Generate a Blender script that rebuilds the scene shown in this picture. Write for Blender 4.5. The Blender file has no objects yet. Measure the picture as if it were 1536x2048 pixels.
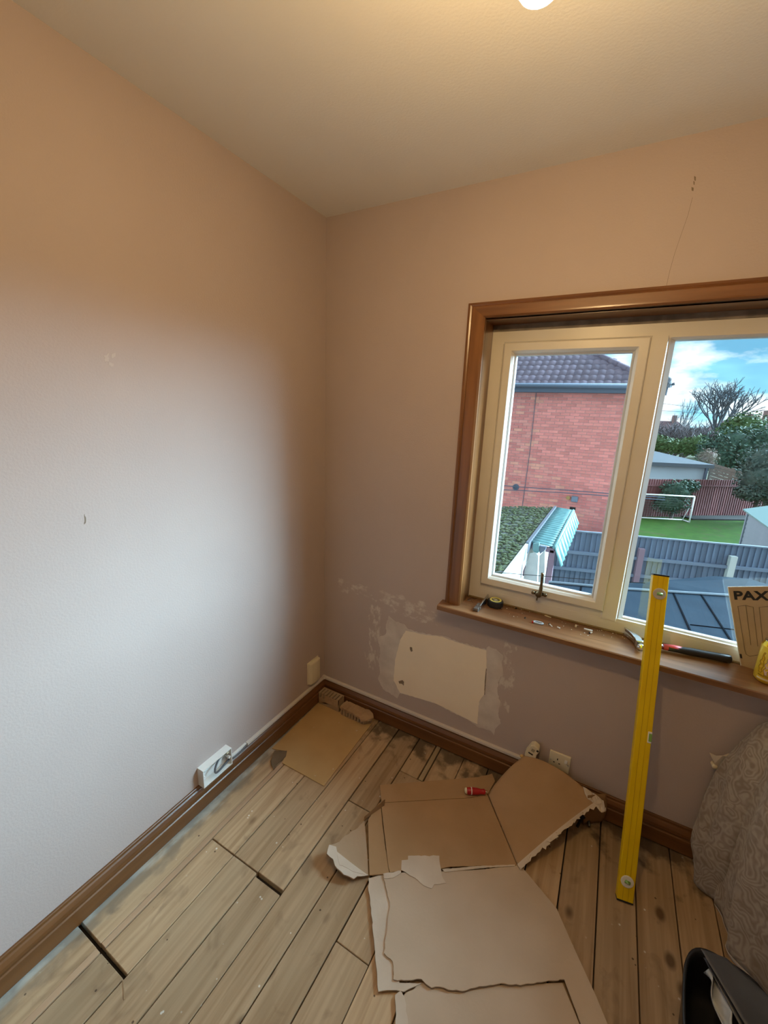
import bpy, bmesh, math, random
from mathutils import Vector, Matrix

# ---------------------------------------------------------------- camera, sky, sun, exposure
scene = bpy.context.scene
COL = scene.collection
R0 = Vector((0.87263284, 0.48686743, 0.03836711))     # camera right
R1 = Vector((0.1476065, -0.18804213, -0.97100591))    # camera down
R2 = Vector((-0.46553652, 0.85299488, -0.23595654))   # camera forward
EYE = Vector((1.3035, -1.7285, 1.654)); FPX = 827.39
cam = bpy.data.cameras.new('camera'); camo = bpy.data.objects.new('camera', cam); COL.objects.link(camo)
cam.sensor_fit = 'HORIZONTAL'; cam.sensor_width = 36; cam.lens = 36 * FPX / 1536; cam.clip_start = 0.02; cam.clip_end = 800
mw = Matrix.Identity(4)
for i in range(3):
    mw[i][0] = R0[i]; mw[i][1] = -R1[i]; mw[i][2] = -R2[i]; mw[i][3] = EYE[i]
camo.matrix_world = mw
scene.camera = camo

SKY_STRENGTH = 1.95
SUN_STRENGTH = 25.5
BULB_STRENGTH = 312.0
EXPOSURE = 0.25

world = bpy.data.worlds.new('sky'); scene.world = world; world.use_nodes = True
nt = world.node_tree; nt.nodes.clear()
def wn(t, **k):
    n = nt.nodes.new(t)
    for a, b in k.items(): setattr(n, a, b)
    return n
tc = wn('ShaderNodeTexCoord'); mp = wn('ShaderNodeMapping'); mp.inputs['Scale'].default_value = (1.0, 1.0, 2.6); mp.inputs['Location'].default_value = (0.62, 0.1, 0.35)
n1 = wn('ShaderNodeTexNoise'); n1.inputs['Scale'].default_value = 5.2; n1.inputs['Detail'].default_value = 7; n1.inputs['Roughness'].default_value = .55
n2 = wn('ShaderNodeTexNoise'); n2.inputs['Scale'].default_value = 3.4; n2.inputs['Detail'].default_value = 4
r1 = wn('ShaderNodeValToRGB'); r1.color_ramp.elements[0].position = .44; r1.color_ramp.elements[1].position = .60
r2 = wn('ShaderNodeValToRGB'); r2.color_ramp.elements[0].position = .40; r2.color_ramp.elements[1].position = .58
r2.color_ramp.elements[0].color = (.10, .27, .40, 1); r2.color_ramp.elements[1].color = (.19, .46, .62, 1)
mx = wn('ShaderNodeMix', data_type='RGBA'); mx.inputs[7].default_value = (.72, .74, .74, 1)
bg = wn('ShaderNodeBackground'); bg.inputs['Strength'].default_value = SKY_STRENGTH; wo = wn('ShaderNodeOutputWorld')
L = nt.links.new
L(tc.outputs['Generated'], mp.inputs['Vector']); L(mp.outputs[0], n1.inputs['Vector']); L(mp.outputs[0], n2.inputs['Vector'])
L(n1.outputs['Fac'], r1.inputs[0]); L(n2.outputs['Fac'], r2.inputs[0]); L(r1.outputs[0], mx.inputs[0]); L(r2.outputs[0], mx.inputs[6])
L(mx.outputs[2], bg.inputs['Color']); L(bg.outputs[0], wo.inputs['Surface'])

sun = bpy.data.lights.new('sun', 'SUN'); suno = bpy.data.objects.new('sun', sun); COL.objects.link(suno)
sun.energy = SUN_STRENGTH; sun.angle = math.radians(55); sun.color = (.57, .83, 1.0)
sdir = Vector((0.78, 0.54, 0.34)).normalized()          # towards the bright part of the sky
suno.rotation_euler = sdir.to_track_quat('Z', 'Y').to_euler(); suno.location = (20, 14, 12)

scene.view_settings.view_transform = 'Standard'; scene.view_settings.look = 'None'
scene.view_settings.exposure = EXPOSURE; scene.view_settings.gamma = 1; scene.view_settings.use_curve_mapping = False

# ---------------------------------------------------------------- helpers
rnd = random.Random(7)
def ray(u, v): return R0 * ((u - 768) / FPX) + R1 * ((v - 1024) / FPX) + R2
def on(u, v, axis, val):
    d = ray(u, v); return EYE + d * ((val - EYE[axis]) / d[axis])
def onp(u, v, p, n):
    d = ray(u, v); return EYE + d * ((Vector(p) - EYE).dot(n) / d.dot(n))

class MB:
    def __init__(s): s.v = []; s.f = []
    def add(s, vs, fs):
        b = len(s.v); s.v += [tuple(v) for v in vs]; s.f += [tuple(b + i for i in f) for f in fs]; return s
    def box(s, a, b):
        x0, y0, z0 = a; x1, y1, z1 = b
        return s.add([(x0,y0,z0),(x1,y0,z0),(x1,y1,z0),(x0,y1,z0),(x0,y0,z1),(x1,y0,z1),(x1,y1,z1),(x0,y1,z1)],
                     [(3,2,1,0),(4,5,6,7),(0,1,5,4),(1,2,6,5),(2,3,7,6),(3,0,4,7)])
    def obox(s, c, ax, ay, az, h):     # oriented box: centre, axes, half sizes
        c = Vector(c); vs = []
        for k in (-1, 1):
            for i, j in ((-1,-1),(1,-1),(1,1),(-1,1)):
                vs.append(c + Vector(ax)*i*h[0] + Vector(ay)*j*h[1] + Vector(az)*k*h[2])
        return s.add(vs, [(3,2,1,0),(4,5,6,7),(0,1,5,4),(1,2,6,5),(2,3,7,6),(3,0,4,7)])
    def prism(s, pts, off):            # closed outline extruded by a vector
        n = len(pts); off = Vector(off); a = [Vector(p) for p in pts]
        return s.add(a + [p + off for p in a], [tuple(range(n))[::-1], tuple(range(n, 2*n))] + [(i, (i+1) % n, n + (i+1) % n, n + i) for i in range(n)])
    def tube(s, path, r, seg=8, cap=True):
        path = [Vector(p) for p in path]; n = len(path)
        rs = r if isinstance(r, (list, tuple)) else [r]*n
        up = Vector((0,0,1)); rings = []; prev = None
        for i, p in enumerate(path):
            t = (path[min(i+1, n-1)] - path[max(i-1, 0)]).normalized()
            if prev is None:
                a = t.cross(up) if abs(t.dot(up)) < .95 else t.cross(Vector((1,0,0)))
            else: a = prev - t*prev.dot(t)
            a.normalize(); prev = a; b = t.cross(a)
            rings.append([p + (a*math.cos(q*2*math.pi/seg) + b*math.sin(q*2*math.pi/seg))*rs[i] for q in range(seg)])
        vs = [v for g in rings for v in g]; fs = []
        for i in range(n-1):
            for q in range(seg):
                fs.append((i*seg+q, i*seg+(q+1) % seg, (i+1)*seg+(q+1) % seg, (i+1)*seg+q))
        if cap: fs += [tuple(range(seg))[::-1], tuple((n-1)*seg+q for q in range(seg))]
        return s.add(vs, fs)
    def lathe(s, prof, c=(0,0,0), ax=(0,0,1), seg=24, cap=True):
        ax = Vector(ax).normalized(); a = ax.orthogonal().normalized(); b = ax.cross(a); c = Vector(c)
        vs = []; n = len(prof)
        for r, h in prof:
            for q in range(seg):
                t = q*2*math.pi/seg; vs.append(c + ax*h + (a*math.cos(t) + b*math.sin(t))*r)
        fs = [(i*seg+q, i*seg+(q+1) % seg, (i+1)*seg+(q+1) % seg, (i+1)*seg+q) for i in range(n-1) for q in range(seg)]
        if cap: fs += [tuple(range(seg))[::-1], tuple((n-1)*seg+q for q in range(seg))]
        return s.add(vs, fs)
    def ring(s, x0, x1, z0, z1, prof):  # mitred frame in the xz plane; prof = closed (inset, y)
        n = len(prof); vs = []
        for d, y in prof: vs += [(x0+d, y, z0+d), (x1-d, y, z0+d), (x1-d, y, z1-d), (x0+d, y, z1-d)]
        fs = []
        for i in range(n):
            j = (i+1) % n
            for k in range(4):
                l = (k+1) % 4; fs.append((i*4+k, i*4+l, j*4+l, j*4+k))
        return s.add(vs, fs)
    def grid(s, fn, nu, nv):
        vs = [fn(i/nu, j/nv) for j in range(nv+1) for i in range(nu+1)]
        return s.add(vs, [(j*(nu+1)+i, j*(nu+1)+i+1, (j+1)*(nu+1)+i+1, (j+1)*(nu+1)+i) for j in range(nv) for i in range(nu)])
    def build(s, name, mat, parent=None, smooth=False, bevel=0, solid=0, seg=2, fix=True):
        me = bpy.data.meshes.new(name); me.from_pydata(s.v, [], s.f)
        if fix:
            bm = bmesh.new(); bm.from_mesh(me); bmesh.ops.recalc_face_normals(bm, faces=bm.faces); bm.to_mesh(me); bm.free()
        if smooth: me.polygons.foreach_set('use_smooth', [True]*len(me.polygons))
        me.materials.append(mat); me.update()
        o = bpy.data.objects.new(name, me); COL.objects.link(o)
        if parent is not None: o.parent = parent
        if solid:
            m = o.modifiers.new('solid', 'SOLIDIFY'); m.thickness = solid; m.offset = 0
        if bevel:
            m = o.modifiers.new('bevel', 'BEVEL'); m.width = bevel; m.segments = seg; m.limit_method = 'ANGLE'; m.angle_limit = .6
        return o
def share(src, name, parent, loc, rot=None, scale=None):
    o = src.copy(); o.name = name; COL.objects.link(o); o.parent = parent; o.location = loc
    if rot: o.rotation_euler = rot
    if scale: o.scale = scale
    return o
def tag(o, label=None, cat=None, group=None, kind=None):
    if label: o['label'] = label
    if cat: o['category'] = cat
    if group: o['group'] = group
    if kind: o['kind'] = kind
    return o
def empty(name, loc=(0,0,0)):
    o = bpy.data.objects.new(name, None); COL.objects.link(o); o.location = loc; o.empty_display_size = .05; return o
def thing(name, label, cat, group=None):
    return tag(empty(name), label, cat, group)
def bezier_path(pts, n=8):
    out = []; P = [Vector(p) for p in pts]
    for i in range(len(P)-1):
        p0 = P[max(i-1,0)]; p1 = P[i]; p2 = P[i+1]; p3 = P[min(i+2,len(P)-1)]
        for k in range(n):
            t = k/n
            out.append(.5*((2*p1) + (p2-p0)*t + (2*p0-5*p1+4*p2-p3)*t*t + (3*p1-p0-3*p2+p3)*t**3))
    out.append(P[-1]); return out
def jag(pts, amp, step, seed=1, smooth_edges=()):
    r = random.Random(seed); out = []; n = len(pts)
    for i in range(n):
        a = Vector(pts[i]); b = Vector(pts[(i+1) % n]); out.append(a)
        if i in smooth_edges: continue
        d = b - a; k = max(1, int(d.length/step))
        nn = Vector((-d.y, d.x, 0)) if abs(d.z) < 1e-6 else Vector((-d.z, 0, d.x))
        if nn.length > 0: nn.normalize()
        for q in range(1, k): out.append(a + d*((q + r.uniform(-.3,.3))/k) + nn*r.uniform(-amp, amp))
    return out

# ---------------------------------------------------------------- materials
def nodes(name):
    m = bpy.data.materials.new(name); m.use_nodes = True; t = m.node_tree; b = t.nodes['Principled BSDF']; return m, t, b
def col4(c): return (c[0], c[1], c[2], 1)
def pm(name, c1, c2=None, scale=8, rough=.6, stretch=(1,1,1), bump=0, bscale=None, bstretch=None, metal=0, detail=5, lo=.35, hi=.65, coat=0, c3=None, s3=30, lo3=.55, hi3=.7, st3=(1,1,1), spec=.5, rnd_amt=0, emit=None):
    m, t, b = nodes(name); l = t.links.new
    b.inputs['Roughness'].default_value = rough; b.inputs['Metallic'].default_value = metal; b.inputs['Base Color'].default_value = col4(c1)
    b.inputs['Specular IOR Level'].default_value = spec
    if coat: b.inputs['Coat Weight'].default_value = coat; b.inputs['Coat Roughness'].default_value = .2
    if emit: b.inputs['Emission Color'].default_value = col4(c1); b.inputs['Emission Strength'].default_value = emit
    tcn = t.nodes.new('ShaderNodeTexCoord'); vec = tcn.outputs['Object']
    if rnd_amt:
        oi = t.nodes.new('ShaderNodeObjectInfo'); va = t.nodes.new('ShaderNodeVectorMath'); va.operation = 'MULTIPLY_ADD'
        va.inputs[1].default_value = (7.3, 5.1, 3.7); l(oi.outputs['Random'], va.inputs[0]); l(vec, va.inputs[2]); vec = va.outputs[0]
    def noise(sc, st, det=detail):
        mpn = t.nodes.new('ShaderNodeMapping'); mpn.inputs['Scale'].default_value = st; l(vec, mpn.inputs[0])
        n = t.nodes.new('ShaderNodeTexNoise'); n.inputs['Scale'].default_value = sc; n.inputs['Detail'].default_value = det; l(mpn.outputs[0], n.inputs['Vector']); return n
    cur = None
    if c2:
        n = noise(scale, stretch); rp = t.nodes.new('ShaderNodeValToRGB'); rp.color_ramp.elements[0].position = lo; rp.color_ramp.elements[1].position = hi
        rp.color_ramp.elements[0].color = col4(c1); rp.color_ramp.elements[1].color = col4(c2); l(n.outputs['Fac'], rp.inputs[0]); cur = rp.outputs[0]
    if c3:
        n = noise(s3, st3); rp = t.nodes.new('ShaderNodeMapRange'); rp.inputs[1].default_value = lo3; rp.inputs[2].default_value = hi3; l(n.outputs['Fac'], rp.inputs[0])
        mixn = t.nodes.new('ShaderNodeMix'); mixn.data_type = 'RGBA'; mixn.inputs[6].default_value = col4(c1); mixn.inputs[7].default_value = col4(c3); l(rp.outputs[0], mixn.inputs[0])
        if cur: l(cur, mixn.inputs[6])
        cur = mixn.outputs[2]
    if rnd_amt:
        hs = t.nodes.new('ShaderNodeHueSaturation'); mr = t.nodes.new('ShaderNodeMapRange'); mr.inputs[3].default_value = 1-rnd_amt; mr.inputs[4].default_value = 1+rnd_amt
        l(oi.outputs['Random'], mr.inputs[0]); l(mr.outputs[0], hs.inputs['Value']); hs.inputs['Color'].default_value = col4(c1)
        if cur: l(cur, hs.inputs['Color'])
        cur = hs.outputs[0]
    if cur: l(cur, b.inputs['Base Color'])
    if bump:
        n = noise(bscale or scale, bstretch or stretch); bp = t.nodes.new('ShaderNodeBump'); bp.inputs['Strength'].default_value = bump; bp.inputs['Distance'].default_value = .01
        l(n.outputs['Fac'], bp.inputs['Height']); l(bp.outputs[0], b.inputs['Normal'])
    m['_vec'] = 0
    return m

WALL_C = (.515, .425, .39)
M = {}
def wall_mat(name, smear):
    m = pm(name, WALL_C, (.49, .403, .37), scale=2.2, rough=.62, bump=.10, bscale=160, spec=.35)
    if not smear: return m
    t = m.node_tree; l = t.links.new; b = t.nodes['Principled BSDF']
    cur = b.inputs['Base Color'].links[0].from_socket
    tcn = t.nodes.new('ShaderNodeTexCoord'); sep = t.nodes.new('ShaderNodeSeparateXYZ'); l(tcn.outputs['Object'], sep.inputs[0])
    def band(sock, a, b_, c, d):    # smooth box a..b..c..d
        r1_ = t.nodes.new('ShaderNodeMapRange'); r1_.inputs[1].default_value = a; r1_.inputs[2].default_value = b_; l(sock, r1_.inputs[0])
        r2_ = t.nodes.new('ShaderNodeMapRange'); r2_.inputs[1].default_value = d; r2_.inputs[2].default_value = c; l(sock, r2_.inputs[0])
        mm = t.nodes.new('ShaderNodeMath'); mm.operation = 'MULTIPLY'; l(r1_.outputs[0], mm.inputs[0]); l(r2_.outputs[0], mm.inputs[1]); return mm.outputs[0]
    def mul(a, b_):
        mm = t.nodes.new('ShaderNodeMath'); mm.operation = 'MULTIPLY'; l(a, mm.inputs[0]); l(b_, mm.inputs[1]); return mm.outputs[0]
    def blot(sc, st, lo, hi, xb, zb, c):
        nonlocal cur
        mpn = t.nodes.new('ShaderNodeMapping'); mpn.inputs['Scale'].default_value = st; l(tcn.outputs['Object'], mpn.inputs[0])
        n = t.nodes.new('ShaderNodeTexNoise'); n.inputs['Scale'].default_value = sc; n.inputs['Detail'].default_value = 8; n.inputs['Roughness'].default_value = .65; l(mpn.outputs[0], n.inputs['Vector'])
        box = mul(band(sep.outputs['X'], *xb), band(sep.outputs['Z'], *zb))
        ad = t.nodes.new('ShaderNodeMath'); ad.operation = 'MULTIPLY_ADD'; ad.inputs[1].default_value = .35; l(box, ad.inputs[0]); l(n.outputs['Fac'], ad.inputs[2])
        rp = t.nodes.new('ShaderNodeMapRange'); rp.inputs[1].default_value = lo + .35; rp.inputs[2].default_value = hi + .35; l(ad.outputs[0], rp.inputs[0])
        mixn = t.nodes.new('ShaderNodeMix'); mixn.data_type = 'RGBA'; mixn.inputs[7].default_value = col4(c); l(rp.outputs[0], mixn.inputs[0]); l(cur, mixn.inputs[6]); cur = mixn.outputs[2]
    blot(14, (1,1,1.5), .50, .62, (.02,.10,.60,.76), (.66,.70,.76,.80), (.66,.60,.54))
    blot(30, (1,1,.5), .49, .58, (.24,.30,.36,.42), (.22,.30,.66,.72), (.66,.60,.54))
    blot(26, (1,1,.6), .50, .58, (.97,1.0,1.05,1.10), (.26,.34,.66,.72), (.64,.58,.52))
    blot(22, (1,1,1.5), .49, .60, (.36,.42,.66,.74), (.62,.66,.72,.80), (.66,.60,.54))
    l(cur, b.inputs['Base Color']); return m
M['wall'] = wall_mat('wall_paint', False); M['wall_w'] = wall_mat('wall_paint_scuffed', True)
M['ceiling'] = pm('ceiling_paint', (.82,.81,.78), (.80,.79,.76), scale=3, rough=.8, bump=.08, bscale=140, spec=.2)
M['plaster'] = pm('cream_plasterboard', (.92,.81,.65), (.89,.78,.63), scale=6, rough=.75, bump=.03, bscale=60, spec=.2)
M['filler'] = pm('grey_filler', (.70,.63,.57), (.60,.53,.48), scale=14, rough=.8, bump=.08, bscale=50, spec=.2)
M['hole'] = pm('torn_hole', (.22,.17,.12), rough=.9)
def wood(name, c1, c2, grain, rough=.38, coat=.15, sc=9, rnd_amt=0):
    st = [1,1,1]; st[grain] = .07
    return pm(name, c1, c2, scale=sc*3, rough=rough, stretch=tuple(st), bump=.05, bscale=sc*5, coat=coat, detail=6, lo=.36, hi=.66, rnd_amt=rnd_amt)
M['skirt_y'] = wood('stained_skirting_y', (.12,.045,.012), (.185,.075,.022), 1)
M['skirt_x'] = wood('stained_skirting_x', (.12,.045,.012), (.185,.075,.022), 0)
M['arch_z'] = wood('stained_architrave_z', (.15,.058,.017), (.27,.115,.036), 2, rough=.3, coat=.3)
M['arch_x'] = wood('stained_architrave_x', (.15,.058,.017), (.25,.105,.034), 0, rough=.3, coat=.3)
M['sill'] = wood('stained_sill', (.17,.075,.03), (.27,.13,.058), 0, rough=.34, coat=.3)
M['upvc'] = pm('aged_upvc', (.76,.72,.64), (.72,.68,.60), scale=5, rough=.34, spec=.5)
M['gasket'] = pm('white_bead', (.56,.56,.55), rough=.35)
M['rubber'] = pm('black_rubber', (.02,.02,.022), rough=.6)
def glass_mat():
    m = bpy.data.materials.new('window_glass'); m.use_nodes = True; t = m.node_tree; t.nodes.clear()
    o = t.nodes.new('ShaderNodeOutputMaterial'); mx_ = t.nodes.new('ShaderNodeMixShader'); tr = t.nodes.new('ShaderNodeBsdfTransparent'); gl = t.nodes.new('ShaderNodeBsdfGlossy')
    lw = t.nodes.new('ShaderNodeLayerWeight'); lw.inputs['Blend'].default_value = .5; pw = t.nodes.new('ShaderNodeMath'); pw.operation = 'POWER'; pw.inputs[1].default_value = 5
    ma = t.nodes.new('ShaderNodeMath'); ma.operation = 'MULTIPLY_ADD'; ma.inputs[1].default_value = .9; ma.inputs[2].default_value = .04
    tr.inputs['Color'].default_value = (.955,.985,.99,1); gl.inputs['Roughness'].default_value = .0
    t.links.new(lw.outputs['Facing'], pw.inputs[0]); t.links.new(pw.outputs[0], ma.inputs[0])
    t.links.new(ma.outputs[0], mx_.inputs[0]); t.links.new(tr.outputs[0], mx_.inputs[1]); t.links.new(gl.outputs[0], mx_.inputs[2]); t.links.new(mx_.outputs[0], o.inputs[0]); return m
M['glass'] = glass_mat()
M['brass'] = pm('tarnished_brass', (.28,.21,.12), (.10,.075,.05), scale=60, rough=.3, metal=.9)
M['white_pl'] = pm('white_plastic', (.80,.79,.76), rough=.35)
M['cream_pl'] = pm('cream_plastic', (.74,.66,.48), rough=.4)
M['trunk'] = pm('painted_trunking', (.68,.62,.57), rough=.5)
M['dark'] = pm('dark_slot', (.015,.013,.012), rough=.8)
M['grey_cable'] = pm('grey_cable', (.10,.10,.11), rough=.45)
M['screw'] = pm('zinc_screw', (.62,.60,.56), rough=.3, metal=.9)
M['steel'] = pm('bright_steel', (.70,.72,.74), (.55,.57,.60), scale=30, rough=.22, metal=1)
M['yellow'] = pm('yellow_enamel', (.80,.56,.005), (.76,.52,.005), scale=12, rough=.36, spec=.4)
M['yellow2'] = pm('yellow_groove', (.60,.38,.004), rough=.45)
M['black_pl'] = pm('black_plastic', (.018,.018,.020), rough=.4)
M['vial'] = pm('green_vial', (.22,.42,.10), rough=.1, spec=.7)
M['bubble'] = pm('vial_bubble', (.45,.62,.30), rough=.15)
M['red_pl'] = pm('red_plastic', (.45,.015,.02), rough=.3)
M['pink_pl'] = pm('red_rubber', (.55,.06,.07), rough=.5)
M['label_y'] = pm('pale_yellow_label', (.85,.78,.20), rough=.45)
M['print_w'] = pm('white_print', (.8,.8,.78), rough=.5)
M['print_k'] = pm('black_print', (.02,.02,.022), rough=.6)
M['line_k'] = pm('thin_line_print', (.10,.08,.06), rough=.6)
M['paper'] = pm('white_paper_edge', (.82,.82,.80), rough=.7)
M['kraft'] = pm('kraft_board', (.50,.38,.25), (.46,.345,.225), scale=18, rough=.8)
M['blue_pl'] = pm('pale_blue_plastic', (.55,.70,.85), rough=.3)
def kraft(name, c1, c2): return pm(name, c1, c2, scale=7, rough=.82, bump=.05, bscale=90, spec=.2)
M['card'] = kraft('corrugated_card', (.44,.28,.15), (.40,.25,.13))
M['card_daylit'] = kraft('corrugated_card_daylit', (.56,.445,.335), (.52,.41,.305))  # same card as the upper panel, lightened to paint in daylight on lower sheets
M['card_t'] = kraft('torn_card', (.64,.55,.45), (.57,.47,.37))
M['card_f'] = kraft('corrugated_card_mid', (.44,.31,.20), (.40,.28,.175))
M['card_i'] = kraft('card_inside', (.30,.175,.085), (.26,.15,.07))
M['hard'] = pm('hardboard', (.56,.37,.165), (.50,.32,.135), scale=5, rough=.6, bump=.04, bscale=60, c3=(.64,.55,.42), s3=26, lo3=.69, hi3=.74)
M['clay'] = pm('clay_brick', (.43,.31,.19), (.36,.25,.15), scale=22, rough=.9, bump=.25, bscale=60)
M['clay_t'] = pm('clay_broken', (.48,.32,.18), (.42,.27,.15), scale=30, rough=.92, bump=.4, bscale=70)
M['scrap'] = pm('scrap_card', (.20,.14,.085), (.16,.11,.065), scale=20, rough=.9)

def plank_mat():
    m, t, b = nodes('pine_plank'); l = t.links.new; b.inputs['Roughness'].default_value = .62; b.inputs['Specular IOR Level'].default_value = .3
    tcn = t.nodes.new('ShaderNodeTexCoord'); oi = t.nodes.new('ShaderNodeObjectInfo')
    va = t.nodes.new('ShaderNodeVectorMath'); va.operation = 'MULTIPLY_ADD'; va.inputs[1].default_value = (3.1, 9.7, 2.3); l(oi.outputs['Random'], va.inputs[0]); l(tcn.outputs['Object'], va.inputs[2])
    def noise(sc, st, det=6, src=va.outputs[0], dist=0):
        mpn = t.nodes.new('ShaderNodeMapping'); mpn.inputs['Scale'].default_value = st; l(src, mpn.inputs[0])
        n = t.nodes.new('ShaderNodeTexNoise'); n.inputs['Scale'].default_value = sc; n.inputs['Detail'].default_value = det; n.inputs['Distortion'].default_value = dist; l(mpn.outputs[0], n.inputs['Vector']); return n.outputs['Fac']
    def rng(s, a, b_, c=0, d=1):
        r = t.nodes.new('ShaderNodeMapRange'); r.inputs[1].default_value = a; r.inputs[2].default_value = b_; r.inputs[3].default_value = c; r.inputs[4].default_value = d; l(s, r.inputs[0]); return r.outputs[0]
    def mix(f, a, b_):
        mm = t.nodes.new('ShaderNodeMix'); mm.data_type = 'RGBA'
        l(f, mm.inputs[0])
        if isinstance(a, tuple): mm.inputs[6].default_value = col4(a)
        else: l(a, mm.inputs[6])
        if isinstance(b_, tuple): mm.inputs[7].default_value = col4(b_)
        else: l(b_, mm.inputs[7])
        return mm.outputs[2]
    def mul(a, b_):
        mm = t.nodes.new('ShaderNodeMath'); mm.operation = 'MULTIPLY'; l(a, mm.inputs[0]); l(b_, mm.inputs[1]); return mm.outputs[0]
    g = noise(55, (1, .035, 1), 5, dist=.6)
    c = mix(rng(g, .36, .64), (.36,.235,.128), (.50,.345,.205))
    g2 = noise(7, (1, .25, 1), 3)
    c = mix(rng(g2, .40, .72, 0, .55), c, (.54,.40,.25))
    st = noise(11, (1, .6, 1), 5, dist=1.2)
    c = mix(rng(st, .58, .72, 0, .5), c, (.20,.125,.07))
    # knots
    mpn = t.nodes.new('ShaderNodeMapping'); mpn.inputs['Scale'].default_value = (1, .62, 1); l(va.outputs[0], mpn.inputs[0])
    vo = t.nodes.new('ShaderNodeTexVoronoi'); vo.inputs['Scale'].default_value = 6.5; l(mpn.outputs[0], vo.inputs['Vector'])
    c = mix(rng(vo.outputs['Distance'], .13, .06, 0, .85), c, (.105,.055,.026))
    # nail holes and white specks
    vo2 = t.nodes.new('ShaderNodeTexVoronoi'); vo2.inputs['Scale'].default_value = 17; l(va.outputs[0], vo2.inputs['Vector'])
    c = mix(rng(vo2.outputs['Distance'], .062, .05, 0, .8), c, (.06,.032,.018))
    vo3 = t.nodes.new('ShaderNodeTexVoronoi'); vo3.inputs['Scale'].default_value = 26; l(tcn.outputs['Object'], vo3.inputs['Vector'])
    sp = mul(rng(vo3.outputs['Distance'], .10, .07), rng(noise(9, (1,1,1), 2, tcn.outputs['Object']), .50, .58))
    c = mix(sp, c, (.74,.69,.60))
    sep = t.nodes.new('ShaderNodeSeparateXYZ'); l(tcn.outputs['Object'], sep.inputs[0])
    # old grey paint along the left wall, dirt along the window wall (as the boards carry it)
    pn = noise(34, (1, .09, 1), 6, tcn.outputs['Object'])
    ad = t.nodes.new('ShaderNodeMath'); ad.operation = 'ADD'; l(pn, ad.inputs[0]); l(rng(sep.outputs['X'], .025, .085, .20, -.30), ad.inputs[1])
    c = mix(rng(ad.outputs[0], .50, .66, 0, .85), c, (.50,.52,.48))
    gd = t.nodes.new('ShaderNodeMath'); gd.operation = 'ADD'; l(noise(16, (1,.7,1), 6, tcn.outputs['Object']), gd.inputs[0]); l(rng(sep.outputs['X'], .06, .12, .18, -.30), gd.inputs[1])
    c = mix(rng(gd.outputs[0], .5, .72, 0, .6), c, (.17,.145,.115))
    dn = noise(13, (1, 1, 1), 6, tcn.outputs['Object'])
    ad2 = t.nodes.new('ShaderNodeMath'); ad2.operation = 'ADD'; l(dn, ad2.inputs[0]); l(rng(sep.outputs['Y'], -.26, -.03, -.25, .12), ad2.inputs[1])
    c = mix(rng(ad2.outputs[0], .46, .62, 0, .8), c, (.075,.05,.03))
    hs = t.nodes.new('ShaderNodeHueSaturation'); l(rng(oi.outputs['Random'], 0, 1, .82, 1.20), hs.inputs['Value']); l(c, hs.inputs['Color']); l(hs.outputs[0], b.inputs['Base Color'])
    bp = t.nodes.new('ShaderNodeBump'); bp.inputs['Strength'].default_value = .25; bp.inputs['Distance'].default_value = .004; l(g, bp.inputs['Height']); l(bp.outputs[0], b.inputs['Normal'])
    return m
M['plank'] = plank_mat()
M['subfloor'] = pm('dark_void', (.03,.022,.016), rough=.95)
def cloth_mat():
    m, t, b = nodes('paisley_cloth'); l = t.links.new; b.inputs['Roughness'].default_value = .9; b.inputs['Specular IOR Level'].default_value = .15; b.inputs['Sheen Weight'].default_value = .2
    tcn = t.nodes.new('ShaderNodeTexCoord')
    n0 = t.nodes.new('ShaderNodeTexNoise'); n0.inputs['Scale'].default_value = 11; n0.inputs['Detail'].default_value = 2; l(tcn.outputs['Object'], n0.inputs['Vector'])
    va = t.nodes.new('ShaderNodeVectorMath'); va.operation = 'MULTIPLY_ADD'; va.inputs[1].default_value = (.22,.22,.22); l(n0.outputs['Color'], va.inputs[0]); l(tcn.outputs['Object'], va.inputs[2])
    vo = t.nodes.new('ShaderNodeTexVoronoi'); vo.inputs['Scale'].default_value = 9; l(va.outputs[0], vo.inputs['Vector'])
    mm = t.nodes.new('ShaderNodeMath'); mm.operation = 'MULTIPLY'; mm.inputs[1].default_value = 36; l(vo.outputs['Distance'], mm.inputs[0])
    sn = t.nodes.new('ShaderNodeMath'); sn.operation = 'SINE'; l(mm.outputs[0], sn.inputs[0])
    n1_ = t.nodes.new('ShaderNodeTexNoise'); n1_.inputs['Scale'].default_value = 22; n1_.inputs['Detail'].default_value = 4; l(tcn.outputs['Object'], n1_.inputs['Vector'])
    ad = t.nodes.new('ShaderNodeMath'); ad.operation = 'MULTIPLY_ADD'; ad.inputs[1].default_value = .22; l(sn.outputs[0], ad.inputs[0]); l(n1_.outputs['Fac'], ad.inputs[2])
    rp = t.nodes.new('ShaderNodeValToRGB'); rp.color_ramp.elements[0].position = .22; rp.color_ramp.elements[1].position = .80
    rp.color_ramp.elements[0].color = (.265,.22,.185,1); rp.color_ramp.elements[1].color = (.42,.37,.325,1); l(ad.outputs[0], rp.inputs[0]); l(rp.outputs[0], b.inputs['Base Color'])
    return m
M['cloth'] = cloth_mat()
M['cloth_l'] = pm('cloth_lining', (.55,.49,.44), rough=.9)
M['rub'] = pm('black_tub', (.022,.023,.028), rough=.35, bump=.04, bscale=30)
M['bag'] = pm('dark_plastic_sheet', (.085,.09,.105), (.11,.115,.135), scale=9, rough=.42, bump=.2, bscale=14)
M['bag_w'] = pm('crumpled_white_plastic', (.62,.66,.72), (.5,.53,.58), scale=12, rough=.3)
M['bulb'] = pm('lit_bulb', (1.0,.665,.30), rough=.3, emit=BULB_STRENGTH)
M['bulb_cap'] = pm('bulb_holder', (.75,.73,.68), rough=.4)
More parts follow.
